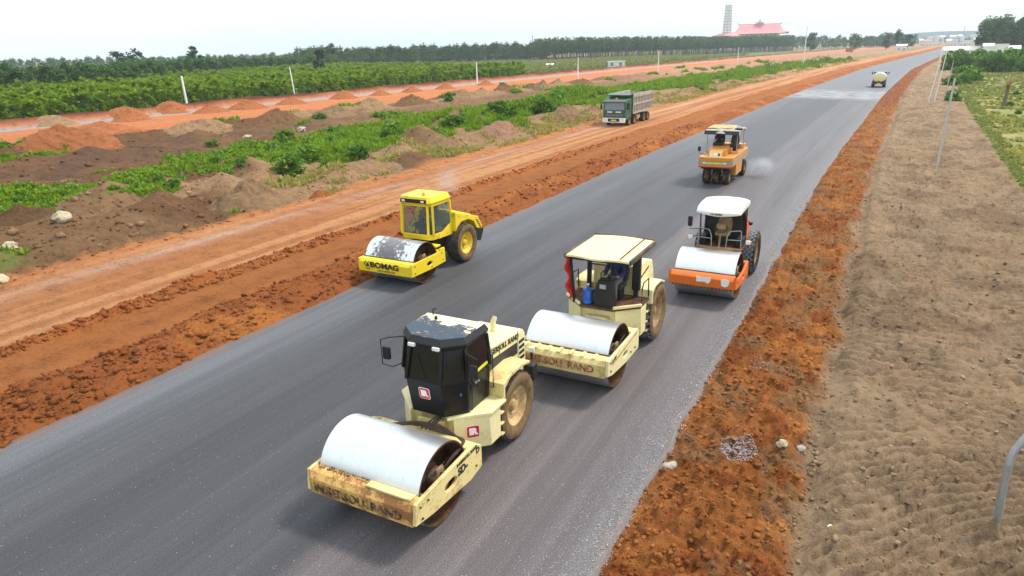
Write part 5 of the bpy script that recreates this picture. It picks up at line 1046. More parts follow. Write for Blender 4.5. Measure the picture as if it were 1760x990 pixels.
def crown_pts(n, h, z0, rad, clumps, lo=0.35):
    out = []
    per = n // clumps
    for k in range(clumps):
        t = random.random(); z = z0 + (h - z0) * t; env = rad * (0.45 + 0.65 * math.sin(math.pi * min(1, t * 0.85 + 0.15))); a = random.random() * 6.283; rr = env * random.random() ** 0.5 * 0.85
        c = np.array((math.cos(a) * rr, math.sin(a) * rr, z)); cs = rad * random.uniform(0.28, 0.5)
        d = rng.normal(size=(per, 3)); d /= np.linalg.norm(d, axis=1)[:, None]; out.append(c + d * (cs * rng.random((per, 1)) ** 0.4) * np.array((1, 1, 0.75)))
    return np.concatenate(out)
def tree_parts(h, r, z0, rad, nleaf, clumps, leaf, mat, limbs=6):
    tm = trunk_mesh(h * 0.88, r, limbs, z0 / h, rad).mesh('trunk', M['bark']); P = crown_pts(nleaf, h, z0, rad, clumps)
    V, F = leaf_quads(P, leaf * (0.6 + 0.8 * rng.random(len(P))), 0.8); return tm, fastmesh('crown', V, F, mat)
def joined(tm, cm, name):
    bm = bmesh.new(); bm.from_mesh(tm); n0 = len(bm.faces); bm.from_mesh(cm); bm.faces.ensure_lookup_table()
    for f in bm.faces[n0:]: f.material_index = 1
    me = bpy.data.meshes.new(name); bm.to_mesh(me); bm.free(); me.materials.append(tm.materials[0]); me.materials.append(cm.materials[0]); return me
def scatter(name, pts, rot, scl, meshes, label, cat, kind='stuff'):
    """one object that spreads copies of the meshes over its points with geometry nodes"""
    col = bpy.data.collections.new(name + '_sources')
    for i, me in enumerate(meshes): col.objects.link(bpy.data.objects.new('source_%s' % name, me))
    me = bpy.data.meshes.new(name); n = len(pts); me.vertices.add(n); me.vertices.foreach_set('co', np.asarray(pts, np.float32).ravel())
    for nm, ar in (('rz', rot), ('sc', scl)): a = me.attributes.new(nm, 'FLOAT', 'POINT'); a.data.foreach_set('value', np.asarray(ar, np.float32))
    o = tag(link(bpy.data.objects.new(name, me)), label, cat, kind=kind)
    ng = bpy.data.node_groups.new(name + '_nodes', 'GeometryNodeTree'); ng.interface.new_socket('Geometry', in_out='INPUT', socket_type='NodeSocketGeometry'); ng.interface.new_socket('Geometry', in_out='OUTPUT', socket_type='NodeSocketGeometry')
    nn = ng.nodes; gi = nn.new('NodeGroupInput'); go = nn.new('NodeGroupOutput'); ip = nn.new('GeometryNodeInstanceOnPoints'); ci = nn.new('GeometryNodeCollectionInfo')
    ci.inputs['Collection'].default_value = col; ci.inputs['Separate Children'].default_value = True; ci.inputs['Reset Children'].default_value = True; ip.inputs['Pick Instance'].default_value = True
    r1 = nn.new('GeometryNodeInputNamedAttribute'); r1.data_type = 'FLOAT'; r1.inputs['Name'].default_value = 'rz'; s1 = nn.new('GeometryNodeInputNamedAttribute'); s1.data_type = 'FLOAT'; s1.inputs['Name'].default_value = 'sc'
    cx = nn.new('ShaderNodeCombineXYZ'); ri = nn.new('FunctionNodeRandomValue'); ri.data_type = 'INT'; ri.inputs[4].default_value = 0; ri.inputs[5].default_value = len(meshes) - 1
    l = ng.links.new; l(gi.outputs[0], ip.inputs['Points']); l(ci.outputs[0], ip.inputs['Instance']); l(r1.outputs[0], cx.inputs[2]); l(cx.outputs[0], ip.inputs['Rotation']); l(s1.outputs[0], ip.inputs['Scale']); l(ri.outputs[2], ip.inputs['Instance Index']); l(ip.outputs[0], go.inputs[0])
    md = o.modifiers.new('scatter', 'NODES'); md.node_group = ng; return o
# direction helper: azimuth of a bearing in the place -> point
def polar(x0, y0, d): k = math.hypot(x0, y0); return (x0 / k * d, y0 / k * d)

# ------------------------------------------------------------------ young plantation beyond the second carriageway
def young(h):
    tm = trunk_mesh(h * 0.8, 0.05, 5, 0.25, 0.8).mesh('trunk', M['bark']); P = crown_pts(380, h, h * 0.10, 1.0, 20)
    V, F = leaf_quads(P, 0.17 + 0.16 * rng.random(len(P)), 1.4, 0.25); return joined(tm, fastmesh('crown', V, F, M['leafplant']), 'plantation_tree')
YM = [young(h) for h in (3.8, 3.4, 4.1, 3.2)]
def plantation_edge(Y): return np.interp(Y, [40, 60, 100, 150, 190, 240], [-99, -99, -100.5, -103, -108, -118])
pp = []
for i, s in enumerate(np.arange(0, 175, 2.3)):
    for y in np.arange(28, 330, 1.9):
        x = plantation_edge(y) - s + cur(y) + random.uniform(-.35, .35)
        if math.hypot(x, y) > 345 or y < 0.28 * -x: continue
        if y > 205 + 0.45 * s + 6 * math.sin(s): continue
        pp.append((x, y + random.uniform(-.5, .5), s))
pp.sort(key=lambda q: (q[2] > 5, math.hypot(q[0], q[1]) * 1.0))
front = [q for q in pp if q[2] < 4.0][:280]; fs_ = set(front); rest = [q for q in pp if q not in fs_]
for i, q in enumerate(front):
    o = link(bpy.data.objects.new('plantation_tree', YM[i % 4])); o.location = (q[0], q[1], gz(q[0], q[1]) if q[0] > -110 else -0.5); o.rotation_euler = (0, 0, random.random() * 6.28)
    s = random.uniform(0.85, 1.15); o.scale = (s, s, s); tag(o, 'young bright green tree in the front rows of the plantation beyond the far dirt road', 'tree', 'front row plantation trees')
P = np.array(rest); scatter('plantation', np.stack([P[:, 0], P[:, 1], np.full(len(P), -0.5)], 1), rng.random(len(P)) * 6.28, 0.85 + 0.3 * rng.random(len(P)), YM, 'dense rows of young bright green trees filling the plantation', 'plantation')

# lower, paler crops beyond the young trees
cm_ = [fastmesh('crop', *leaf_quads(crown_pts(70, 1.3, 0.1, 0.7, 6), 0.2 + 0.15 * rng.random(66)), M['fieldleaf']) for _ in range(3)]
cp = []
for s in np.arange(0, 190, 3.0):
    for y in np.arange(190, 560, 2.6):
        x = -112 + cur(y) - 0.06 * (y - 200) - s
        if y <= 207 + 0.45 * s or math.hypot(x, y) > 560: continue
        cp.append((x + random.uniform(-.5, .5), y + random.uniform(-.8, .8), -0.7))
scatter('crop_rows', cp, rng.random(len(cp)) * 6.28, 0.8 + 0.5 * rng.random(len(cp)), cm_, 'pale green low crops beyond the young plantation', 'crops')
# ------------------------------------------------------------------ woods on the skyline
def wood_tree(h, z0, rad, n=440, mat='leafforest'): return joined(*tree_parts(h, 0.16, z0, rad, n, 24, 0.44, M[mat], 5), 'wood_tree')
FM = [wood_tree(h, h * a, b) for h, a, b in ((10, .25, 2.4), (9, .2, 2.2), (11, .35, 2.5), (9.5, .3, 2.1))]
RM = [wood_tree(h, h * a, b, 330) for h, a, b in ((14, .42, 2.4), (15, .48, 2.5), (13.2, .42, 2.3), (14.6, .46, 2.6))]
def wood(name, line, depth, step, rstep, meshes, scale, label, jit=0.6, var=0.3):
    """line: [(px_bearing_x, bearing_y, distance)], filled back by depth"""
    pts = []; 
    for k in range(len(line) - 1):
        (ax, ay), (bx, by) = line[k], line[k + 1]; L_ = math.hypot(bx - ax, by - ay); m = max(1, int(L_ / step))
        for i in range(m):
            t = i / m; x, y = ax + (bx - ax) * t, ay + (by - ay) * t; d = math.hypot(x, y)
            for r_ in np.arange(0, depth, rstep):
                kx = (d + r_) / d; pts.append((x * kx + random.uniform(-jit, jit) * step, y * kx + random.uniform(-jit, jit) * rstep, -0.7))
    n = len(pts); return scatter(name, pts, rng.random(n) * 6.28, scale * (1 - var * 0.6 + var * rng.random(n)), meshes, label, 'wood')
def bearing(px, d):   # bearing of a place on the skyline, as measured from the viewpoint
    a = R(28.472) - math.atan((px - 870) / 1243.0); return (-math.sin(a) * d, math.cos(a) * d)
wood('near_wood', [bearing(-160, 165), bearing(0, 176), bearing(120, 182), bearing(200, 192), bearing(300, 240), bearing(420, 295), bearing(575, 345)], 40, 1.7, 5, FM, 0.66, 'dark green wood along the far edge of the plantation at left')
wood('middle_wood', [bearing(520, 430), bearing(650, 430), bearing(800, 470), bearing(945, 500)], 60, 3.2, 9, FM, 1.05, 'hazy wood on the skyline behind the middle of the plantation')
wood('rubber_wood', [bearing(925, 470), bearing(1000, 500), bearing(1120, 580), bearing(1250, 690), bearing(1365, 800)], 45, 2.3, 6, RM, 0.95, 'tall dark wood with bare pale trunks below the pagoda')
wood('far_wood', [bearing(1365, 900), bearing(1480, 900), bearing(1575, 960)], 70, 5, 14, FM, 1.25, 'hazy far wood behind the end of the earthworks')
wood('backdrop_wood', [bearing(-200, 560), bearing(100, 620), bearing(350, 700), bearing(650, 820), bearing(900, 900), bearing(1050, 950)], 90, 5.5, 20, FM, 0.86, 'pale hazy band of trees on the left skyline')
wood('right_wood', [bearing(1698, 440), bearing(1735, 445), bearing(1900, 430), bearing(2100, 400)], 50, 4, 7, FM, 1.6, 'dark wood at the right end of the skyline')
wood('town_trees', [bearing(1580, 1250), bearing(1640, 1250), bearing(1700, 1200)], 120, 8, 40, FM, 0.9, 'low hazy trees among the white town houses')
# single trees that stand out
def lone(px, d, h, rad, label, mat='leafdark', z0=0.2, n=650, loc=None, group=None):
    x, y = loc or bearing(px, d); root = empty('tree', (x, y, -0.6), label, 'tree', group); tm, cm = tree_parts(h, h * 0.022, h * z0, rad, n, 22, 0.06 * h, M[mat], 8)
    link(bpy.data.objects.new('trunk', tm), root); link(bpy.data.objects.new('crown', cm), root)
lone(548, 232, 9.6, 1.9, 'single tall narrow tree rising out of the plantation'); lone(335, 300, 11.6, 3.2, 'rounded tree standing above the left wood'); lone(200, 330, 10.3, 4, 'broad tree topping the left wood beside the rounded one')
lone(228, 330, 10.8, 4.2, 'bushy crown just right of the broad tree on the left skyline'); lone(572, 380, 12.6, 4, 'dark tree at the gap in the left skyline')
lone(1395, 640, 14.5, 5, 'large spreading tree at the right end of the pagoda wood'); lone(1470, 690, 14, 6, 'pale broad tree in the far wood'); lone(1525, 640, 13.6, 4.6, 'dark tree with double crown before the town'); lone(1545, 650, 14.8, 4.4, 'tallest dark tree just left of the town'); lone(1562, 660, 11.5, 4.0, 'short dark tree next to the town houses')
lone(1690, 420, 12.5, 3.2, 'small tree at the left end of the right wood')
for i, (px, d, lab) in enumerate(((1350, 250, 'bushy shrub left of the light pole'), (1398, 262, 'dense shrub just behind the light pole'), (1412, 268, 'dense green shrub right of the light pole'), (1425, 275, 'rightmost shrub of the clump by the light pole'), (1330, 215, 'isolated shrub on the bank before the light pole'))):
    lone(px, d, 3.4 if i else 2.6, 2.2, lab, 'leafbush', 0.05, 500)
# ------------------------------------------------------------------ bushes on the banks
def bushmesh(rad, h, n, leaf):
    P = crown_pts(n, h, 0.0, rad, 18); P[:, 2] = np.abs(P[:, 2]); V, F = leaf_quads(P, leaf * (0.6 + 0.8 * rng.random(len(P))), 0.4, 0.2); return fastmesh('bush', V, F, M['leafbush'])
BM = [bushmesh(0.8, 0.9, 700, 0.12), bushmesh(0.7, 0.7, 600, 0.11), bushmesh(0.9, 1.1, 800, 0.12)]
for i, (x, y, s, lab) in enumerate(((-34.4, 33.0, 1.5, 'large dark green bush behind the tan soil heap'), (-33.6, 35.6, 1.1, 'dark bush to the right of the largest bush on the bank'), (-36.0, 36.5, 1.2, 'bush behind the largest dark bush'), (-35.0, 40.5, 1.3, 'greyish bush above the grey soil mound'),
      (-36.8, 26.0, 0.75, 'low bush on the tan bank nearest the left grass mound'), (-35.0, 28.3, 0.6, 'small bush left of the tan soil heap'), (-36.4, 30.8, 0.6, 'small bush just above the tan soil heap'), (-43.5, 35.0, 1.0, 'bright bush on top of the grass bank'), (-47, 45, 1.1, 'bush where the grass bank meets the brown flat'),
      (-55.5, 44.0, 0.9, 'low green tuft on the brown flat below the ridge'), (-62.5, 66.0, 1.2, 'bush on the brown ridge beside the far dirt road'), (-36.5, 66.0, 2.0, 'tall lush bush left of the dump truck'), (-35.5, 74.0, 2.0, 'tall lush bush directly behind the dump truck cab'), (-37.5, 58.0, 1.7, 'lush bush on the slope left of the dump truck'), (-39, 50, 1.4, 'spreading bush halfway along the green bank'),
      (-40, 88, 2.2, 'broad bush beyond the dump truck'), (-66, 120, 1.5, 'bush on the ridge by the middle posts'), (-62, 95, 1.4, 'low bush on the tan ridge before the middle posts'))):
    o = tag(link(bpy.data.objects.new('bush', BM[i % 3])), lab, 'bush', 'bushes on the left banks'); o.location = (x, y, gz(x, y) - 0.1); o.scale = (s, s, s * 0.9); o.rotation_euler = (0, 0, i * 1.3)
# ------------------------------------------------------------------ grass
def blades(name, xy, hgt, mat, label, per=7, wid=0.028, lean=0.5, spread_=0.16):
    n = len(xy); z = ground_z(xy[:, 0], xy[:, 1]); base = np.concatenate([xy, z[:, None] - 0.03], 1); N_ = n * per
    b0 = np.repeat(base, per, 0); b0[:, :2] += rng.normal(size=(N_, 2)) * spread_ * (np.repeat(hgt, per)[:, None] + .3); hh = np.repeat(hgt, per) * (0.6 + 0.7 * rng.random(N_))
    a = rng.random(N_) * 6.283; d = np.stack([np.cos(a), np.sin(a), np.zeros(N_)], 1); sd_ = np.stack([-np.sin(a), np.cos(a), np.zeros(N_)], 1)
    w = (wid * (0.6 + 0.8 * rng.random(N_)) * (1 + np.hypot(b0[:, 0], b0[:, 1]) / 60))[:, None]; tip = b0 + d * (lean * hh * rng.random(N_))[:, None] + np.array((0, 0, 1)) * hh[:, None]
    mid = b0 * 0.45 + tip * 0.55 + np.array((0, 0, 1)) * (hh * 0.08)[:, None]
    V = np.stack([b0 - sd_ * w * 0.6, b0 + sd_ * w * 0.6, mid + sd_ * w, tip, mid - sd_ * w], 1).reshape(-1, 3); i = np.arange(N_)[:, None] * 5
    F = np.concatenate([np.concatenate([i, i + 1, i + 2, i + 4], 1), np.concatenate([i + 4, i + 2, i + 3, i + 3], 1)], 0)
    Fq = np.concatenate([i, i + 1, i + 2, i + 4], 1); Ft = np.concatenate([i + 4, i + 2, i + 3], 1)
    me = bpy.data.meshes.new(name); me.from_pydata([], [], []) if False else None
    T = np.concatenate([np.concatenate([i, i + 1, i + 2], 1), np.concatenate([i, i + 2, i + 4], 1), Ft], 0); me = fastmesh(name, V, T, mat)
    return tag(link(bpy.data.objects.new(name, me)), label, 'grass', kind='stuff')
n = 150000; y = 14 * (330 / 14) ** rng.random(n); s = -70 + 41 * rng.random(n); xy = np.stack([s + cur(y), y], 1)
gm = grassmask(s, y); k = gm > 0.15 + 0.6 * rng.random(n); xy = xy[k][:20000]; yy = xy[:, 1]
blades('grass', xy, np.interp(yy, [14, 40, 60, 120, 330], [0.20, 0.30, 0.5, 0.6, 0.7]) * (0.5 + 0.8 * rng.random(len(xy))) * (0.6 + 0.8 * vn(xy[:, 0] / 3, yy / 4, 300)), M['grass'], 'bright green grass and weeds on the bank between the two roads', 7, 0.024, 0.9)
n = 9000; y = 30 * (330 / 30) ** rng.random(n); s = -34 + 6.0 * rng.random(n); xy = np.stack([s + cur(y), y], 1); k = fbm(s / 2, y / 5, 91, 3) > 0.52; xy = xy[k]
blades('dry_grass', xy, 0.14 + 0.22 * rng.random(len(xy)), M['drygrass'], 'sparse dry grass along the verge of the haul road', 4, 0.03, 0.7)
n = 2600; y = 34 * (260 / 34) ** rng.random(n); s = 7.0 + 1.5 * rng.random(n); xy = np.stack([s + cur(y), y], 1); k = fbm(s / 1.5, y / 4, 92, 3) > 0.42; xy = xy[k]
blades('verge_weeds', xy, 0.08 + 0.16 * rng.random(len(xy)), M['fieldleaf'], 'green strip of weeds between the brown embankment and the field', 6, 0.03, 0.9)
n = 26000; y = 26 * (230 / 26) ** rng.random(n); s = 8.0 + (0.25 * y + 8) * rng.random(n); xy = np.stack([s + cur(y), y], 1); k = (fbm(s / 4, y / 3, 93, 3) > 0.50 + 0.08 * (y < 60)) | ((y > 120) & (rng.random(n) < 0.6)); xy = xy[k]
dry = (rng.random(len(xy)) < np.interp(xy[:, 1], [30, 60, 110, 140], [0.35, 0.72, 0.55, 0.05]))
blades('field_dry_grass', xy[dry], 0.12 + 0.2 * rng.random(dry.sum()), M['drygrass'], 'yellowing grass of the field on the right', 5, 0.05, 0.7)
blades('field_green_grass', xy[~dry], 0.12 + 0.25 * rng.random((~dry).sum()), M['fieldleaf'], 'green weeds and crops of the field on the right', 5, 0.06, 0.7)
def clump(rad, h, n, leaf, mat):
    d = rng.normal(size=(n, 3)); d /= np.linalg.norm(d, axis=1)[:, None]; d[:, 2] = np.abs(d[:, 2]); P = d * (0.35 + 0.65 * rng.random((n, 1))) * np.array((rad, rad, h)) * (0.7 + 0.5 * vn(d[:, 0] * 3 + n, d[:, 1] * 3, 5))[:, None]
    V, F = leaf_quads(P, leaf * (0.5 + rng.random(n)), 0.6, 0.5); return fastmesh('weed_clump', V, F, mat)
CL = [clump(0.55, 0.40, 150, 0.11, M['grass']), clump(0.7, 0.5, 190, 0.12, M['grass']), clump(0.45, 0.55, 130, 0.10, M['leafbush']), clump(0.5, 0.3, 120, 0.10, M['grass'])]
n = 60000; y = 15 * (330 / 15) ** rng.random(n); s = -70 + 41 * rng.random(n); k = grassmask(s, y) > 0.25 + 0.6 * rng.random(n); s = s[k][:3400]; y = y[k][:3400]; x = s + cur(y)
sc_ = np.interp(y, [15, 45, 70, 330], [0.75, 0.95, 1.1, 1.3]) * (0.5 + 0.9 * rng.random(len(x))) * (0.6 + 0.8 * vn(x / 4, y / 5, 311))
scatter('weed_clumps', np.stack([x, y, ground_z(x, y) - 0.03], 1), rng.random(len(x)) * 6.28, sc_, CL, 'leafy green weeds growing through the grass of the bank', 'weeds')
# field shrubs, hedge and the bare palm on the right
i = 0
for y in (48, 56, 63, 70, 78, 84, 92, 99, 107, 116, 124, 133):
    for k in range(3):
        x = 11 + k * 5.5 * (y / 90) + random.uniform(0, 4); i += 1; X, Y_ = x + float(cur(y)), y + random.uniform(-3, 3)
        o = tag(link(bpy.data.objects.new('shrub', BM[i % 3])), 'small green shrub scattered in the yellow field on the right', 'shrub', 'small shrubs in the right field'); o.location = (X, Y_, gz(X, Y_)); q = random.uniform(0.35, 0.85); o.scale = (q, q, q * 1.1); o.rotation_euler = (0, 0, i)
for i in range(18):
    X, Y_ = bearing(1640 + i * 9 + random.uniform(-2, 2), 222 + (i % 3) * 5); o = tag(link(bpy.data.objects.new('shrub', BM[i % 3])), 'dense dark shrub in the hedge before the white building', 'shrub', 'hedge shrubs before the white building'); o.location = (X, Y_, -0.5); q = random.uniform(2.6, 3.2); o.scale = (q, q, q * 1.5); o.rotation_euler = (0, 0, i)
for i, (X, Y_, q, lab) in enumerate(((7.6, 112, 1.5, 'green bush at the foot of the leaning posts'), (9.5, 150, 2.2, 'bush where the red shoulder meets the field'), (11.5, 160, 2.6, 'larger bush beyond the leaning posts'), (14.5, 172, 2.6, 'farthest bush of the group beyond the leaning posts'))):
    o = tag(link(bpy.data.objects.new('bush', BM[i % 3])), lab, 'bush', 'bushes by the leaning posts'); o.location = (X, Y_, gz(X, Y_)); o.scale = (q, q, q)
def palm(x, y, h):
    root = empty('palm', (x, y, gz(x, y)), 'withered palm with spiky pale fronds in the right field', 'palm')
    b = B().tube([(0, 0, -0.2), (0.05, 0, h * 0.3), (0.1, 0.05, h * 0.5)], [0.26, 0.2, 0.16], 8); b.build('trunk', M['bark'], root)
    m = leafmat('dry_frond', (0.26, 0.22, 0.09), (0.48, 0.42, 0.22), 0.2)
    for i in range(24):
        a = i * 2.4; e = random.uniform(0.25, 1.35); L_ = h * random.uniform(0.45, 0.65); pts = []
        for k in range(5): t = k / 4; pts.append(Vector((0.1 + math.cos(a) * L_ * t * math.cos(e), 0.05 + math.sin(a) * L_ * t * math.cos(e), h * 0.5 + L_ * t * math.sin(e) - 0.35 * L_ * t * t)))
        f = B(); sd_ = Vector((-math.sin(a), math.cos(a), 0))
        for k in range(4):
            w0, w1 = 0.12 * (1 - abs(k / 4 - .4)), 0.12 * (1 - abs((k + 1) / 4 - .4)) * (0.2 if k == 3 else 1)
            f.add([pts[k] - sd_ * w0, pts[k] + Vector((0, 0, .05)), pts[k] + sd_ * w0, pts[k + 1] + sd_ * w1, pts[k + 1] + Vector((0, 0, .05)), pts[k + 1] - sd_ * w1], [(0, 1, 4, 5), (1, 2, 3, 4)])
        f.build('frond', m, root)
palm(12.9, 108.0, 4.6)

# ------------------------------------------------------------------ soil piles, boulders
def pile(x, y, rad, h, col, label, el=1.0, group=None):
    n, m = 26, 56; V = [(0, 0, h)]; cols_ = []
    A = np.linspace(0, 2 * math.pi, m, endpoint=False); T = np.arange(1, n + 1) / n; TT, AA = np.meshgrid(T, A, indexing='ij')
    sd_ = random.random() * 50; X = rad * TT * np.cos(AA) * (1 + 0.25 * (fbm(np.cos(AA) * 2 + sd_, np.sin(AA) * 2, 400) - 0.5)); Y_ = rad * el * TT * np.sin(AA)
    Z = h * np.clip(1 - TT, 0, 1) ** 1.08 + (fbm(X * 2.2 + sd_, Y_ * 2.2, 401, 4) - 0.5) * h * 0.34 * (1.2 - TT) + (fbm(X * 7 + sd_, Y_ * 7, 402, 3) - 0.5) * 0.10 - 0.12 * TT
    g0 = gz(x, y); Z = Z + ground_z(X + x, Y_ + y) - g0 - 0.10 * TT ** 3
    V = np.concatenate([[[0, 0, h * 0.98]], np.stack([X, Y_, Z], -1).reshape(-1, 3)]); F = []
    for j in range(m): F.append((0, 1 + j, 1 + (j + 1) % m))
    for i_ in range(n - 1):
        for j in range(m): a, b_, c, d = 1 + i_ * m + j, 1 + i_ * m + (j + 1) % m, 1 + (i_ + 1) * m + (j + 1) % m, 1 + (i_ + 1) * m + j; F += [(a, d, c), (a, c, b_)]
    me = fastmesh('soil_pile', V, np.array(F), M['soil'], smooth=True); at = me.color_attributes.new('soil', 'FLOAT_COLOR', 'POINT'); c4 = np.ones((len(V), 4), np.float32); c4[:, :3] = np.array(col) * (0.85 + 0.3 * rng.random((len(V), 1))); at.data.foreach_set('color', c4.ravel())
    o = tag(link(bpy.data.objects.new('soil_pile', me)), label, 'soil pile', group); o.location = (x, y, gz(x, y) - 0.05); return o
pile(-30.4, 26.0, 2.5, 1.55, TAN * 0.82, 'tall conical tan soil heap beside the haul road', 1.1)
pile(-28.1, 28.9, 0.95, 0.55, RED_PACK, 'small red soil heap beside the haul road, right of the tan heap')
pile(-30.6, 36.5, 2.4, 0.9, TAN * 0.85, 'low greyish mound right of the small red heap', 1.4); pile(-35.8, 17.0, 2.2, 0.9, BROWN * 0.9, 'dark brown heap cut into the left grass mound'); pile(-33.2, 22.6, 2.0, 0.95, BROWN * 1.2, 'brown heap left of the tall tan heap', 1.1)
pile(-74, 45, 8, 1.5, ORANGE * 0.8, 'wide low orange earth heap at the left edge', 0.8); pile(-67, 37, 6.5, 1.5, ORANGE * 0.66, 'lower orange earth heap at the left edge, nearest the brown flat', 0.8); pile(-88, 58, 2.6, 1.3, ORANGE * .75, 'orange heap left of the tall white post', 1.2, None)
for i, (X, Y_, r_, h_, lab) in enumerate(((-92.5, 51, 2.6, 1.2, 'pale heap at the left end of the grey track'), (-93, 61, 2.6, 1.25, 'red heap standing against the plantation, second from the left'), (-93.6, 68, 2.4, 1.1, 'red heap just left of the tall white post'), (-88.5, 70.5, 3.0, 1.2, 'orange heap at the foot of the tall white post'),
      (-88.5, 77, 3.4, 1.5, 'largest orange heap right of the tall white post'), (-88.5, 86, 3.0, 1.2, 'orange heap left of the thin leaning post'), (-89, 99, 3.0, 1.5, 'orange heap right of the thin leaning post'), (-88, 108, 2.6, 1.0, 'low orange heap in the middle of the heaps by the grey track'), (-88, 118, 2.8, 1.2, 'orange heap before the fourth post'), (-87, 128, 2.8, 1.3, 'pointed orange heap left of the middle post'), (-87, 144, 2.8, 1.1, 'orange heap right of the middle post'))):
    pile(X + float(cur(Y_)), Y_, r_, h_, (ORANGE * 0.72 if i != 0 else TAN), lab, 1.2)
ords = ('first', 'second', 'third', 'fourth', 'fifth', 'sixth', 'seventh', 'eighth', 'ninth', 'tenth', 'eleventh')
for i in range(11):
    Y_ = 52 + 9.5 * i + random.uniform(-2, 2); X = -64.5 + random.uniform(-2.0, 1.5) + float(cur(Y_)); pile(X, Y_, random.uniform(2.2, 3.4), random.uniform(0.8, 1.5), [TAN * 0.95, BROWN * 1.3, TAN * 0.8][i % 3], '%s spoil heap from the left in the row below the far dirt road' % ords[i], random.uniform(1.0, 1.5), 'spoil heaps below the far dirt road')
for i in range(7):
    Y_ = 42 + 7.5 * i + random.uniform(-1.5, 1.5); X = -32.3 + random.uniform(-1.2, 1.0) + float(cur(Y_)); pile(X, Y_, random.uniform(1.6, 2.4), random.uniform(0.6, 1.1), [TAN * 0.95, TAN * 0.8, PINK * 0.8][i % 3], '%s tan mound along the haul road verge, counting from the low greyish mound' % ords[i], random.uniform(1.2, 1.8), 'tan mounds along the haul road verge')
def rock(x, y, s, label, mat, sq=(1, 1, 0.7), name='boulder'):
    bm = bmesh.new(); bmesh.ops.create_icosphere(bm, subdivisions=3, radius=1); sd_ = random.random() * 90
    for v in bm.verts:
        d = 1 + 1.1 * (float(fbm(np.array([v.co.x * 1.3 + sd_ + v.co.z]), np.array([v.co.y * 1.3 - v.co.z]), 410, 3)[0]) - 0.5); v.co = Vector((v.co.x * s * sq[0], v.co.y * s * sq[1], v.co.z * s * sq[2])) * d
    me = bpy.data.meshes.new(name); bm.to_mesh(me); bm.free(); me.materials.append(mat); o = tag(link(bpy.data.objects.new(name, me)), label, 'rock'); o.location = (x, y, gz(x, y) + s * sq[2] * 0.35); o.rotation_euler = (0, 0, random.random() * 6)
rock(-33.0, 17.4, 0.36, 'pale rounded boulder below the grass mound', M['rock']); rock(-31.9, 14.5, 0.32, 'pale flat boulder nearest the left edge', M['rock']); rock(-35.9, 16.9, 0.24, 'small pale boulder at the left under the grass mound', M['rock']); rock(-28.2, 12.1, 0.32, 'boulder cut by the left edge of the picture beside the haul road', M['rock'])
rock(-57.5, 50, 0.45, 'pale boulder on the far brown flat', M['rock']); rock(-56, 56, 0.5, 'orange tinted boulder on the far ridge', M['rock'])
rock(-2.80, 11.5, 0.13, 'grey stone at the right edge of the asphalt', M['rockgrey'], (1.2, .8, .8), 'stone'); rock(-0.95, 12.85, 0.10, 'tan stone on the red shoulder beside the spilled chippings', M['rock'], (1, .8, .8), 'stone'); rock(-0.62, 13.3, 0.08, 'small grey stone at the edge of the red shoulder', M['rockgrey'], name='stone'); rock(0.12, 10.9, 0.05, 'white pebble on the brown embankment', M['wallwhite'], name='stone')

# ------------------------------------------------------------------ posts and poles
def post(x, y, h, w, lean, label, mat='concrete', name='concrete_post', z=None, group=None):
    o = B().loft([[(-w, -w, -0.4), (w, -w, -0.4), (w, w, -0.4), (-w, w, -0.4)], [(-w * .7, -w * .7, h), (w * .7, -w * .7, h), (w * .7, w * .7, h), (-w * .7, w * .7, h)]]).build(name, M[mat], None, 0.01)
    o.location = (x, y, gz(x, y) if z is None else z); o.rotation_euler = (0, R(lean), 0); return tag(o, label, 'post', group)
post(-97.0, 73.5, 5.0, 0.15, -2, 'tall thick white post before the plantation at left', 'concwhite'); post(-95.5, 95, 5.0, 0.09, -5, 'thin leaning post right of the thick white post', 'concwhite'); post(-87.0, 145.5, 5.0, 0.13, 0, 'white post in the middle of the far dirt road', 'concwhite')
post(-70.6, 168, 5.4, 0.12, 0, 'white post before the white hut', 'concwhite'); post(-62.6, 211, 6.2, 0.13, 0, 'white post right of the white hut', 'concwhite'); post(-52.7, 281, 6.5, 0.12, 0, 'faint post farther right along the bank', 'concwhite')
post(3.35, 52.2, 5.6, 0.075, 1.0, 'tall thin grey post standing on the brown embankment'); post(4.6, 108, 7.0, 0.06, 6, 'leaning post at the end of the embankment, left one', 'concwhite'); post(5.4, 110, 7.0, 0.06, 4, 'leaning post at the end of the embankment, right one', 'concwhite'); post(4.9, 104, 1.9, 0.07, 0, 'short stub of a post at the end of the embankment'); post(6.6, 112, 5.2, 0.06, 3, 'thin post behind the leaning pair')
for px, d, h, lab in ((1385, 262, 13.5, 'tall light pole standing by the shrub clump'), (1622, 330, 9.0, 'white pole at the road bend')):
    X, Y_ = bearing(px, d); post(X, Y_, h, 0.16, 0, lab, 'concwhite', 'utility_pole', -0.6)
# bent grey pole in the near right corner, standing in a small heap
P0 = Vector((2.62, 12.25, -0.12)); pts = [Vector(q) for q in ((2.60, 12.25, -0.15), (2.56, 12.24, 0.55), (2.555, 12.28, 1.16), (2.565, 12.30, 1.28), (2.60, 12.33, 1.42), (2.68, 12.38, 1.58), (3.3, 12.9, 2.5))]
bp_ = tag(B().tube(pts, [0.055, 0.065, 0.062, 0.062, 0.06, 0.06, 0.055], 10).build('bent_pole', M['steelgrey']), 'bent grey pole leaning out of the near right corner', 'pole'); pile(2.55, 12.15, 0.40, 0.26, BRIGHTBROWN * 1.1, 'little soil heap round the foot of the bent grey pole')
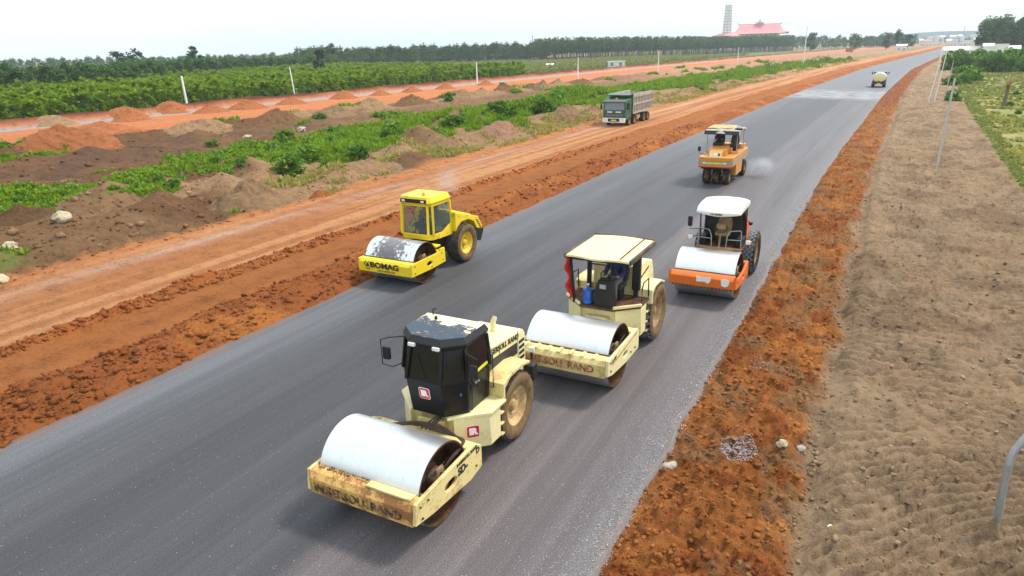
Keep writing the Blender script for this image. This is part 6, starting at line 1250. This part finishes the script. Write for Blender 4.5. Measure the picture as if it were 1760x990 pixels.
# ------------------------------------------------------------------ pagoda and temple on the skyline
def roof_ring(cx, hw, hd, z, h, k, lift): 
    return [[(cx + sx * hw, sy * hd, z + (lift if abs(sx) == 1 and abs(sy) == 1 else 0)) for sx, sy in ((-1, -1), (0, -1), (1, -1), (1, 0), (1, 1), (0, 1), (-1, 1), (-1, 0))], [(cx + sx * hw * k, sy * hd * k, z + h) for sx, sy in ((-1, -1), (0, -1), (1, -1), (1, 0), (1, 1), (0, 1), (-1, 1), (-1, 0))]]
M['pagodawhite'] = plain('pagoda_white', (0.95, 0.95, 0.94), 0.7, scale=0.3, var=0.03); M['pagodawin'] = plain('pagoda_window', (0.6, 0.6, 0.6), 0.8, scale=0.3, var=0.1); M['pagodaeave'] = plain('pagoda_eave', (0.38, 0.38, 0.39), 0.8, scale=0.3, var=0.1)
def pagoda():
    X, Y_ = bearing(1248, 1000); root = empty('pagoda', (X, Y_, -0.7), 'slender white pagoda of many storeys on the skyline', 'pagoda', rz=math.atan2(-X, Y_) + R(45))
    b0 = B().loft([[(sx * 10, sy * 10, 0) for sx, sy in ((-1, -1), (1, -1), (1, 1), (-1, 1))], [(sx * 9, sy * 9, 17) for sx, sy in ((-1, -1), (1, -1), (1, 1), (-1, 1))]]).build('base', M['pagodawhite'], root)
    B().loft(roof_ring(0, 13, 13, 17, 4, 0.6, 1.2)).build('base_roof', M['tileroof'], b0)
    z = 19.0
    for k in range(11):
        w = 6.2 - 0.15 * k; h = 3.35
        st = B().loft([[(w * math.cos(R(22.5 + 45 * i)), w * math.sin(R(22.5 + 45 * i)), z) for i in range(8)], [(w * 0.97 * math.cos(R(22.5 + 45 * i)), w * 0.97 * math.sin(R(22.5 + 45 * i)), z + h) for i in range(8)]]).build('storey', M['pagodawhite'], root)
        e = w + 1.0; B().loft([[(e * math.cos(R(22.5 + 45 * i)), e * math.sin(R(22.5 + 45 * i)), z + h - 0.35) for i in range(8)], [((w + .1) * math.cos(R(22.5 + 45 * i)), (w + .1) * math.sin(R(22.5 + 45 * i)), z + h + 0.6) for i in range(8)]]).build('eave', M['pagodaeave'], st)
        for i in range(8):
            a = R(45 * i); rw = w * math.cos(R(22.5)); u = Vector((-math.sin(a), math.cos(a), 0)); c = Vector((math.cos(a) * rw, math.sin(a) * rw, z + 1.6)); d = Vector((math.cos(a), math.sin(a), 0)) * 0.1
            B().loft([[c - u * 0.6 - Vector((0, 0, 0.8)) + d * q, c + u * 0.6 - Vector((0, 0, 0.8)) + d * q, c + u * 0.6 + Vector((0, 0, 0.8)) + d * q, c - u * 0.6 + Vector((0, 0, 0.8)) + d * q] for q in (-0.3, 0.5)]).build('window', M['pagodawin'], st)
        z += h
    B().lathe([(z, 5.0), (z + 1.4, 1.0), (z + 2.0, 0.7), (z + 3, 0.3), (z + 4, 0)], 'z', (0, 0, 0), 8).build('spire', M['pagodawhite'], root)
pagoda()
def temple():
    X, Y_ = bearing(1303, 1060); root = empty('temple', (X, Y_, -0.7), 'wide temple with sweeping pink tiled roof beside the pagoda', 'temple', rz=math.atan2(-X, Y_))
    B().box(-26, 26, -14, 14, 0, 21).build('hall', M['wallgrey'], root)
    for k in range(9): B().cyl((-24 + 6 * k, -15.2, 0), (-24 + 6 * k, -15.2, 20.6), 0.7, 8).build('column', M['wallwhite'], root)
    def ring(w, d, z, up): return [(-w, -d, z + up), (-w * .8, -d, z), (0, -d, z), (w * .8, -d, z), (w, -d, z + up), (w, 0, z), (w, d, z + up), (w * .8, d, z), (0, d, z), (-w * .8, d, z), (-w, d, z + up), (-w, 0, z)]
    rf = B().loft([ring(38, 20, 20.6, 1.6), ring(31, 13, 23.8, 0.2), ring(27.5, 5, 29, 0.0), ring(27, 2, 32.2, 0.5)]).build('roof', M['tileroof'], root, angle=60)
    B().box(-28, 28, -0.8, 0.8, 32.0, 33.2).build('ridge', M['tileroof'], rf); B().loft([ring(38.2, 20.2, 20.0, 1.6), ring(38, 20, 20.58, 1.6)]).build('eave', M['eaves'], rf)
    for s in (-1, 1): B().prism([(s * 25.5, 32.8), (s * 28, 32.8), (s * 29.4, 35.6), (s * 27.4, 34.2)], -0.6, 0.6, 'y').build('ridge_horn', M['wallgrey'], rf)
    tw = B().box(-4, 4, -3, 3, 31.5, 34).build('lantern', M['tileroof'], rf); B().loft([ring(6.2, 4.5, 34, 0.6), ring(1.5, 1.2, 36, 0)]).build('lantern_roof', M['eaves'], tw); B().lathe([(36, 1.2), (38.2, 0.9), (39, 0.3), (40, 0)], 'z', (0, 0, 0), 8).build('finial', M['wallgrey'], tw)
temple()
# ------------------------------------------------------------------ small far buildings
def house(px, d, w, dp, h, wall, roof, label, name='house', pitched=True, group=None, z=-0.7, dark=False):
    X, Y_ = bearing(px, d); root = empty(name, (X, Y_, z), label, 'building', group, rz=math.atan2(-X, Y_))
    wl = B().box(-w / 2, w / 2, -dp / 2, dp / 2, 0, h).build('wall', M[wall], root)
    if pitched: B().prism([(-dp / 2 - 0.4, h), (0, h + dp * 0.22), (dp / 2 + 0.4, h), (dp / 2 + .4, h - 0.12), (-dp / 2 - .4, h - 0.12)], -w / 2 - 0.4, w / 2 + 0.4, 'x').build('roof', M[roof], root)
    else: B().box(-w / 2 - 0.2, w / 2 + 0.2, -dp / 2 - 0.2, dp / 2 + 0.2, h, h + 0.25).build('roof', M[roof], root)
    nw = max(1, int(w / 3.2))
    for fl in range(max(1, int(h / 3.2))):
        for k in range(nw):
            x = -w / 2 + (k + 0.5) * w / nw; win = B().box(x - 0.55, x + 0.55, -dp / 2 - 0.05, -dp / 2 + 0.02, 0.9 + 3.2 * fl, 2.2 + 3.2 * fl).build('window', M['eaves'], root)
    return root
house(1060, 300, 7.0, 3.6, 2.5, 'wallwhite', 'wallwhite', 'long white hut beside the far dirt road', 'hut', False); house(1047, 301, 2.6, 3.0, 2.2, 'eaves', 'eaves', 'dark lean-to against the white hut', 'shed', False)
house(945, 305, 2.6, 1.8, 1.9, 'wallwhite', 'wallwhite', 'tiny white shed in the crops left of the white hut', 'shed', True); house(908, 640, 9, 6, 5.5, 'wallwhite', 'wallgrey', 'pale house among the trees on the middle skyline')
house(1552, 620, 7, 5, 4.2, 'wallwhite', 'wallwhite', 'white house standing alone left of the town')
house(1462, 560, 4.6, 2.6, 3.3, 'wallred', 'wallred', 'small red site container on the far red earthworks', 'container', False)
house(1690, 420, 31, 8, 2.9, 'wallwhite', 'wallwhite', 'long low white building behind the hedge on the right', 'building', True); house(1724, 415, 6.0, 6, 5.2, 'wallwhite', 'wallwhite', 'taller white block at the right end of the low building', 'building', False); house(1702, 414, 4.0, 6, 4.6, 'wallwhite', 'wallwhite', 'white gable rising from the middle of the low building', 'building', True); house(1655, 425, 9, 6, 3.2, 'concwhite', 'wallwhite', 'pale rubble-walled shed at the left end of the low building', 'shed', False)
tn = [(1592, 1000, 9, 6, 'wide white house at the left of the town'), (1601, 1040, 6, 5, 'narrow white house second in the town'), (1611, 1080, 8, 4, 'low white house in the town left of the pole'), (1632, 1060, 6, 6, 'white town house just right of the pole'), (1643, 1020, 6, 8, 'tall white town house in the middle'), (1654, 1000, 4, 9, 'tallest slim white town house'), (1665, 980, 8, 6, 'broad white house right of the slim one'), (1680, 1010, 5, 7, 'rightmost white town house'), (1600, 1200, 7, 10, 'white block behind the left town houses'), (1638, 1250, 8, 11, 'white block behind the middle town houses'), (1584, 1100, 5, 7, 'slim white house at the far left of the town'), (1672, 1230, 6, 11, 'white block behind the right town houses'), (1620, 1300, 6, 11, 'small far house straight behind the pole'), (1650, 1350, 6, 12, 'small far house behind the slim town house'), (1612, 1400, 7, 12, 'farthest pale house above the low town house'), (1692, 1150, 5, 6, 'pale house half hidden by the right wood')]
for px, d, w, h, lab in tn: house(px, d, w, 8, h, 'wallwhite', ('wallwhite', 'wallgrey', 'tileroof')[int(px) % 3], lab, 'house', px % 2 == 0, 'white town houses on the skyline')
# low blue hills far behind the town
S_ = np.linspace(-700, 900, 60); D_ = np.linspace(2300, 3300, 14)
def hillfn(S, Y): e = np.sin(np.clip((Y - 2300) / 1000, 0, 1) * np.pi); return -2 + e * (14 + 26 * fbm(S / 350, Y / 600, 500, 4)) * sst(-700, -100, S), np.broadcast_to(np.array((0.04, 0.075, 0.07)), S.shape + (3,)).copy()
SS, DD = np.meshgrid(S_, D_); sheet('hills', S_, D_, hillfn, M['soil_smooth'])
# mast
for px, d, h, lab in ((915, 900, 24, 'thin lattice mast above the middle skyline'), (1655, 1300, 26, 'thin mast above the town')):
    X, Y_ = bearing(px, d); post(X, Y_, h, 0.5, 0, lab, 'wallgrey', 'mast', -0.7)
# ------------------------------------------------------------------ air
m = bpy.data.materials.new('haze'); m.use_nodes = True; n = m.node_tree; n.nodes.clear(); out = n.nodes.new('ShaderNodeOutputMaterial'); v = n.nodes.new('ShaderNodeVolumePrincipled')
v.inputs['Color'].default_value = (0.86, 0.93, 1.0, 1); v.inputs['Density'].default_value = 0.00026; v.inputs['Anisotropy'].default_value = 0.0; n.links.new(v.outputs[0], out.inputs['Volume'])
hz = B().box(-3700, 3700, -3700, 3700, -6, 90).build('haze', m); tag(hz, 'thin bluish haze over the far countryside', 'haze', kind='stuff')
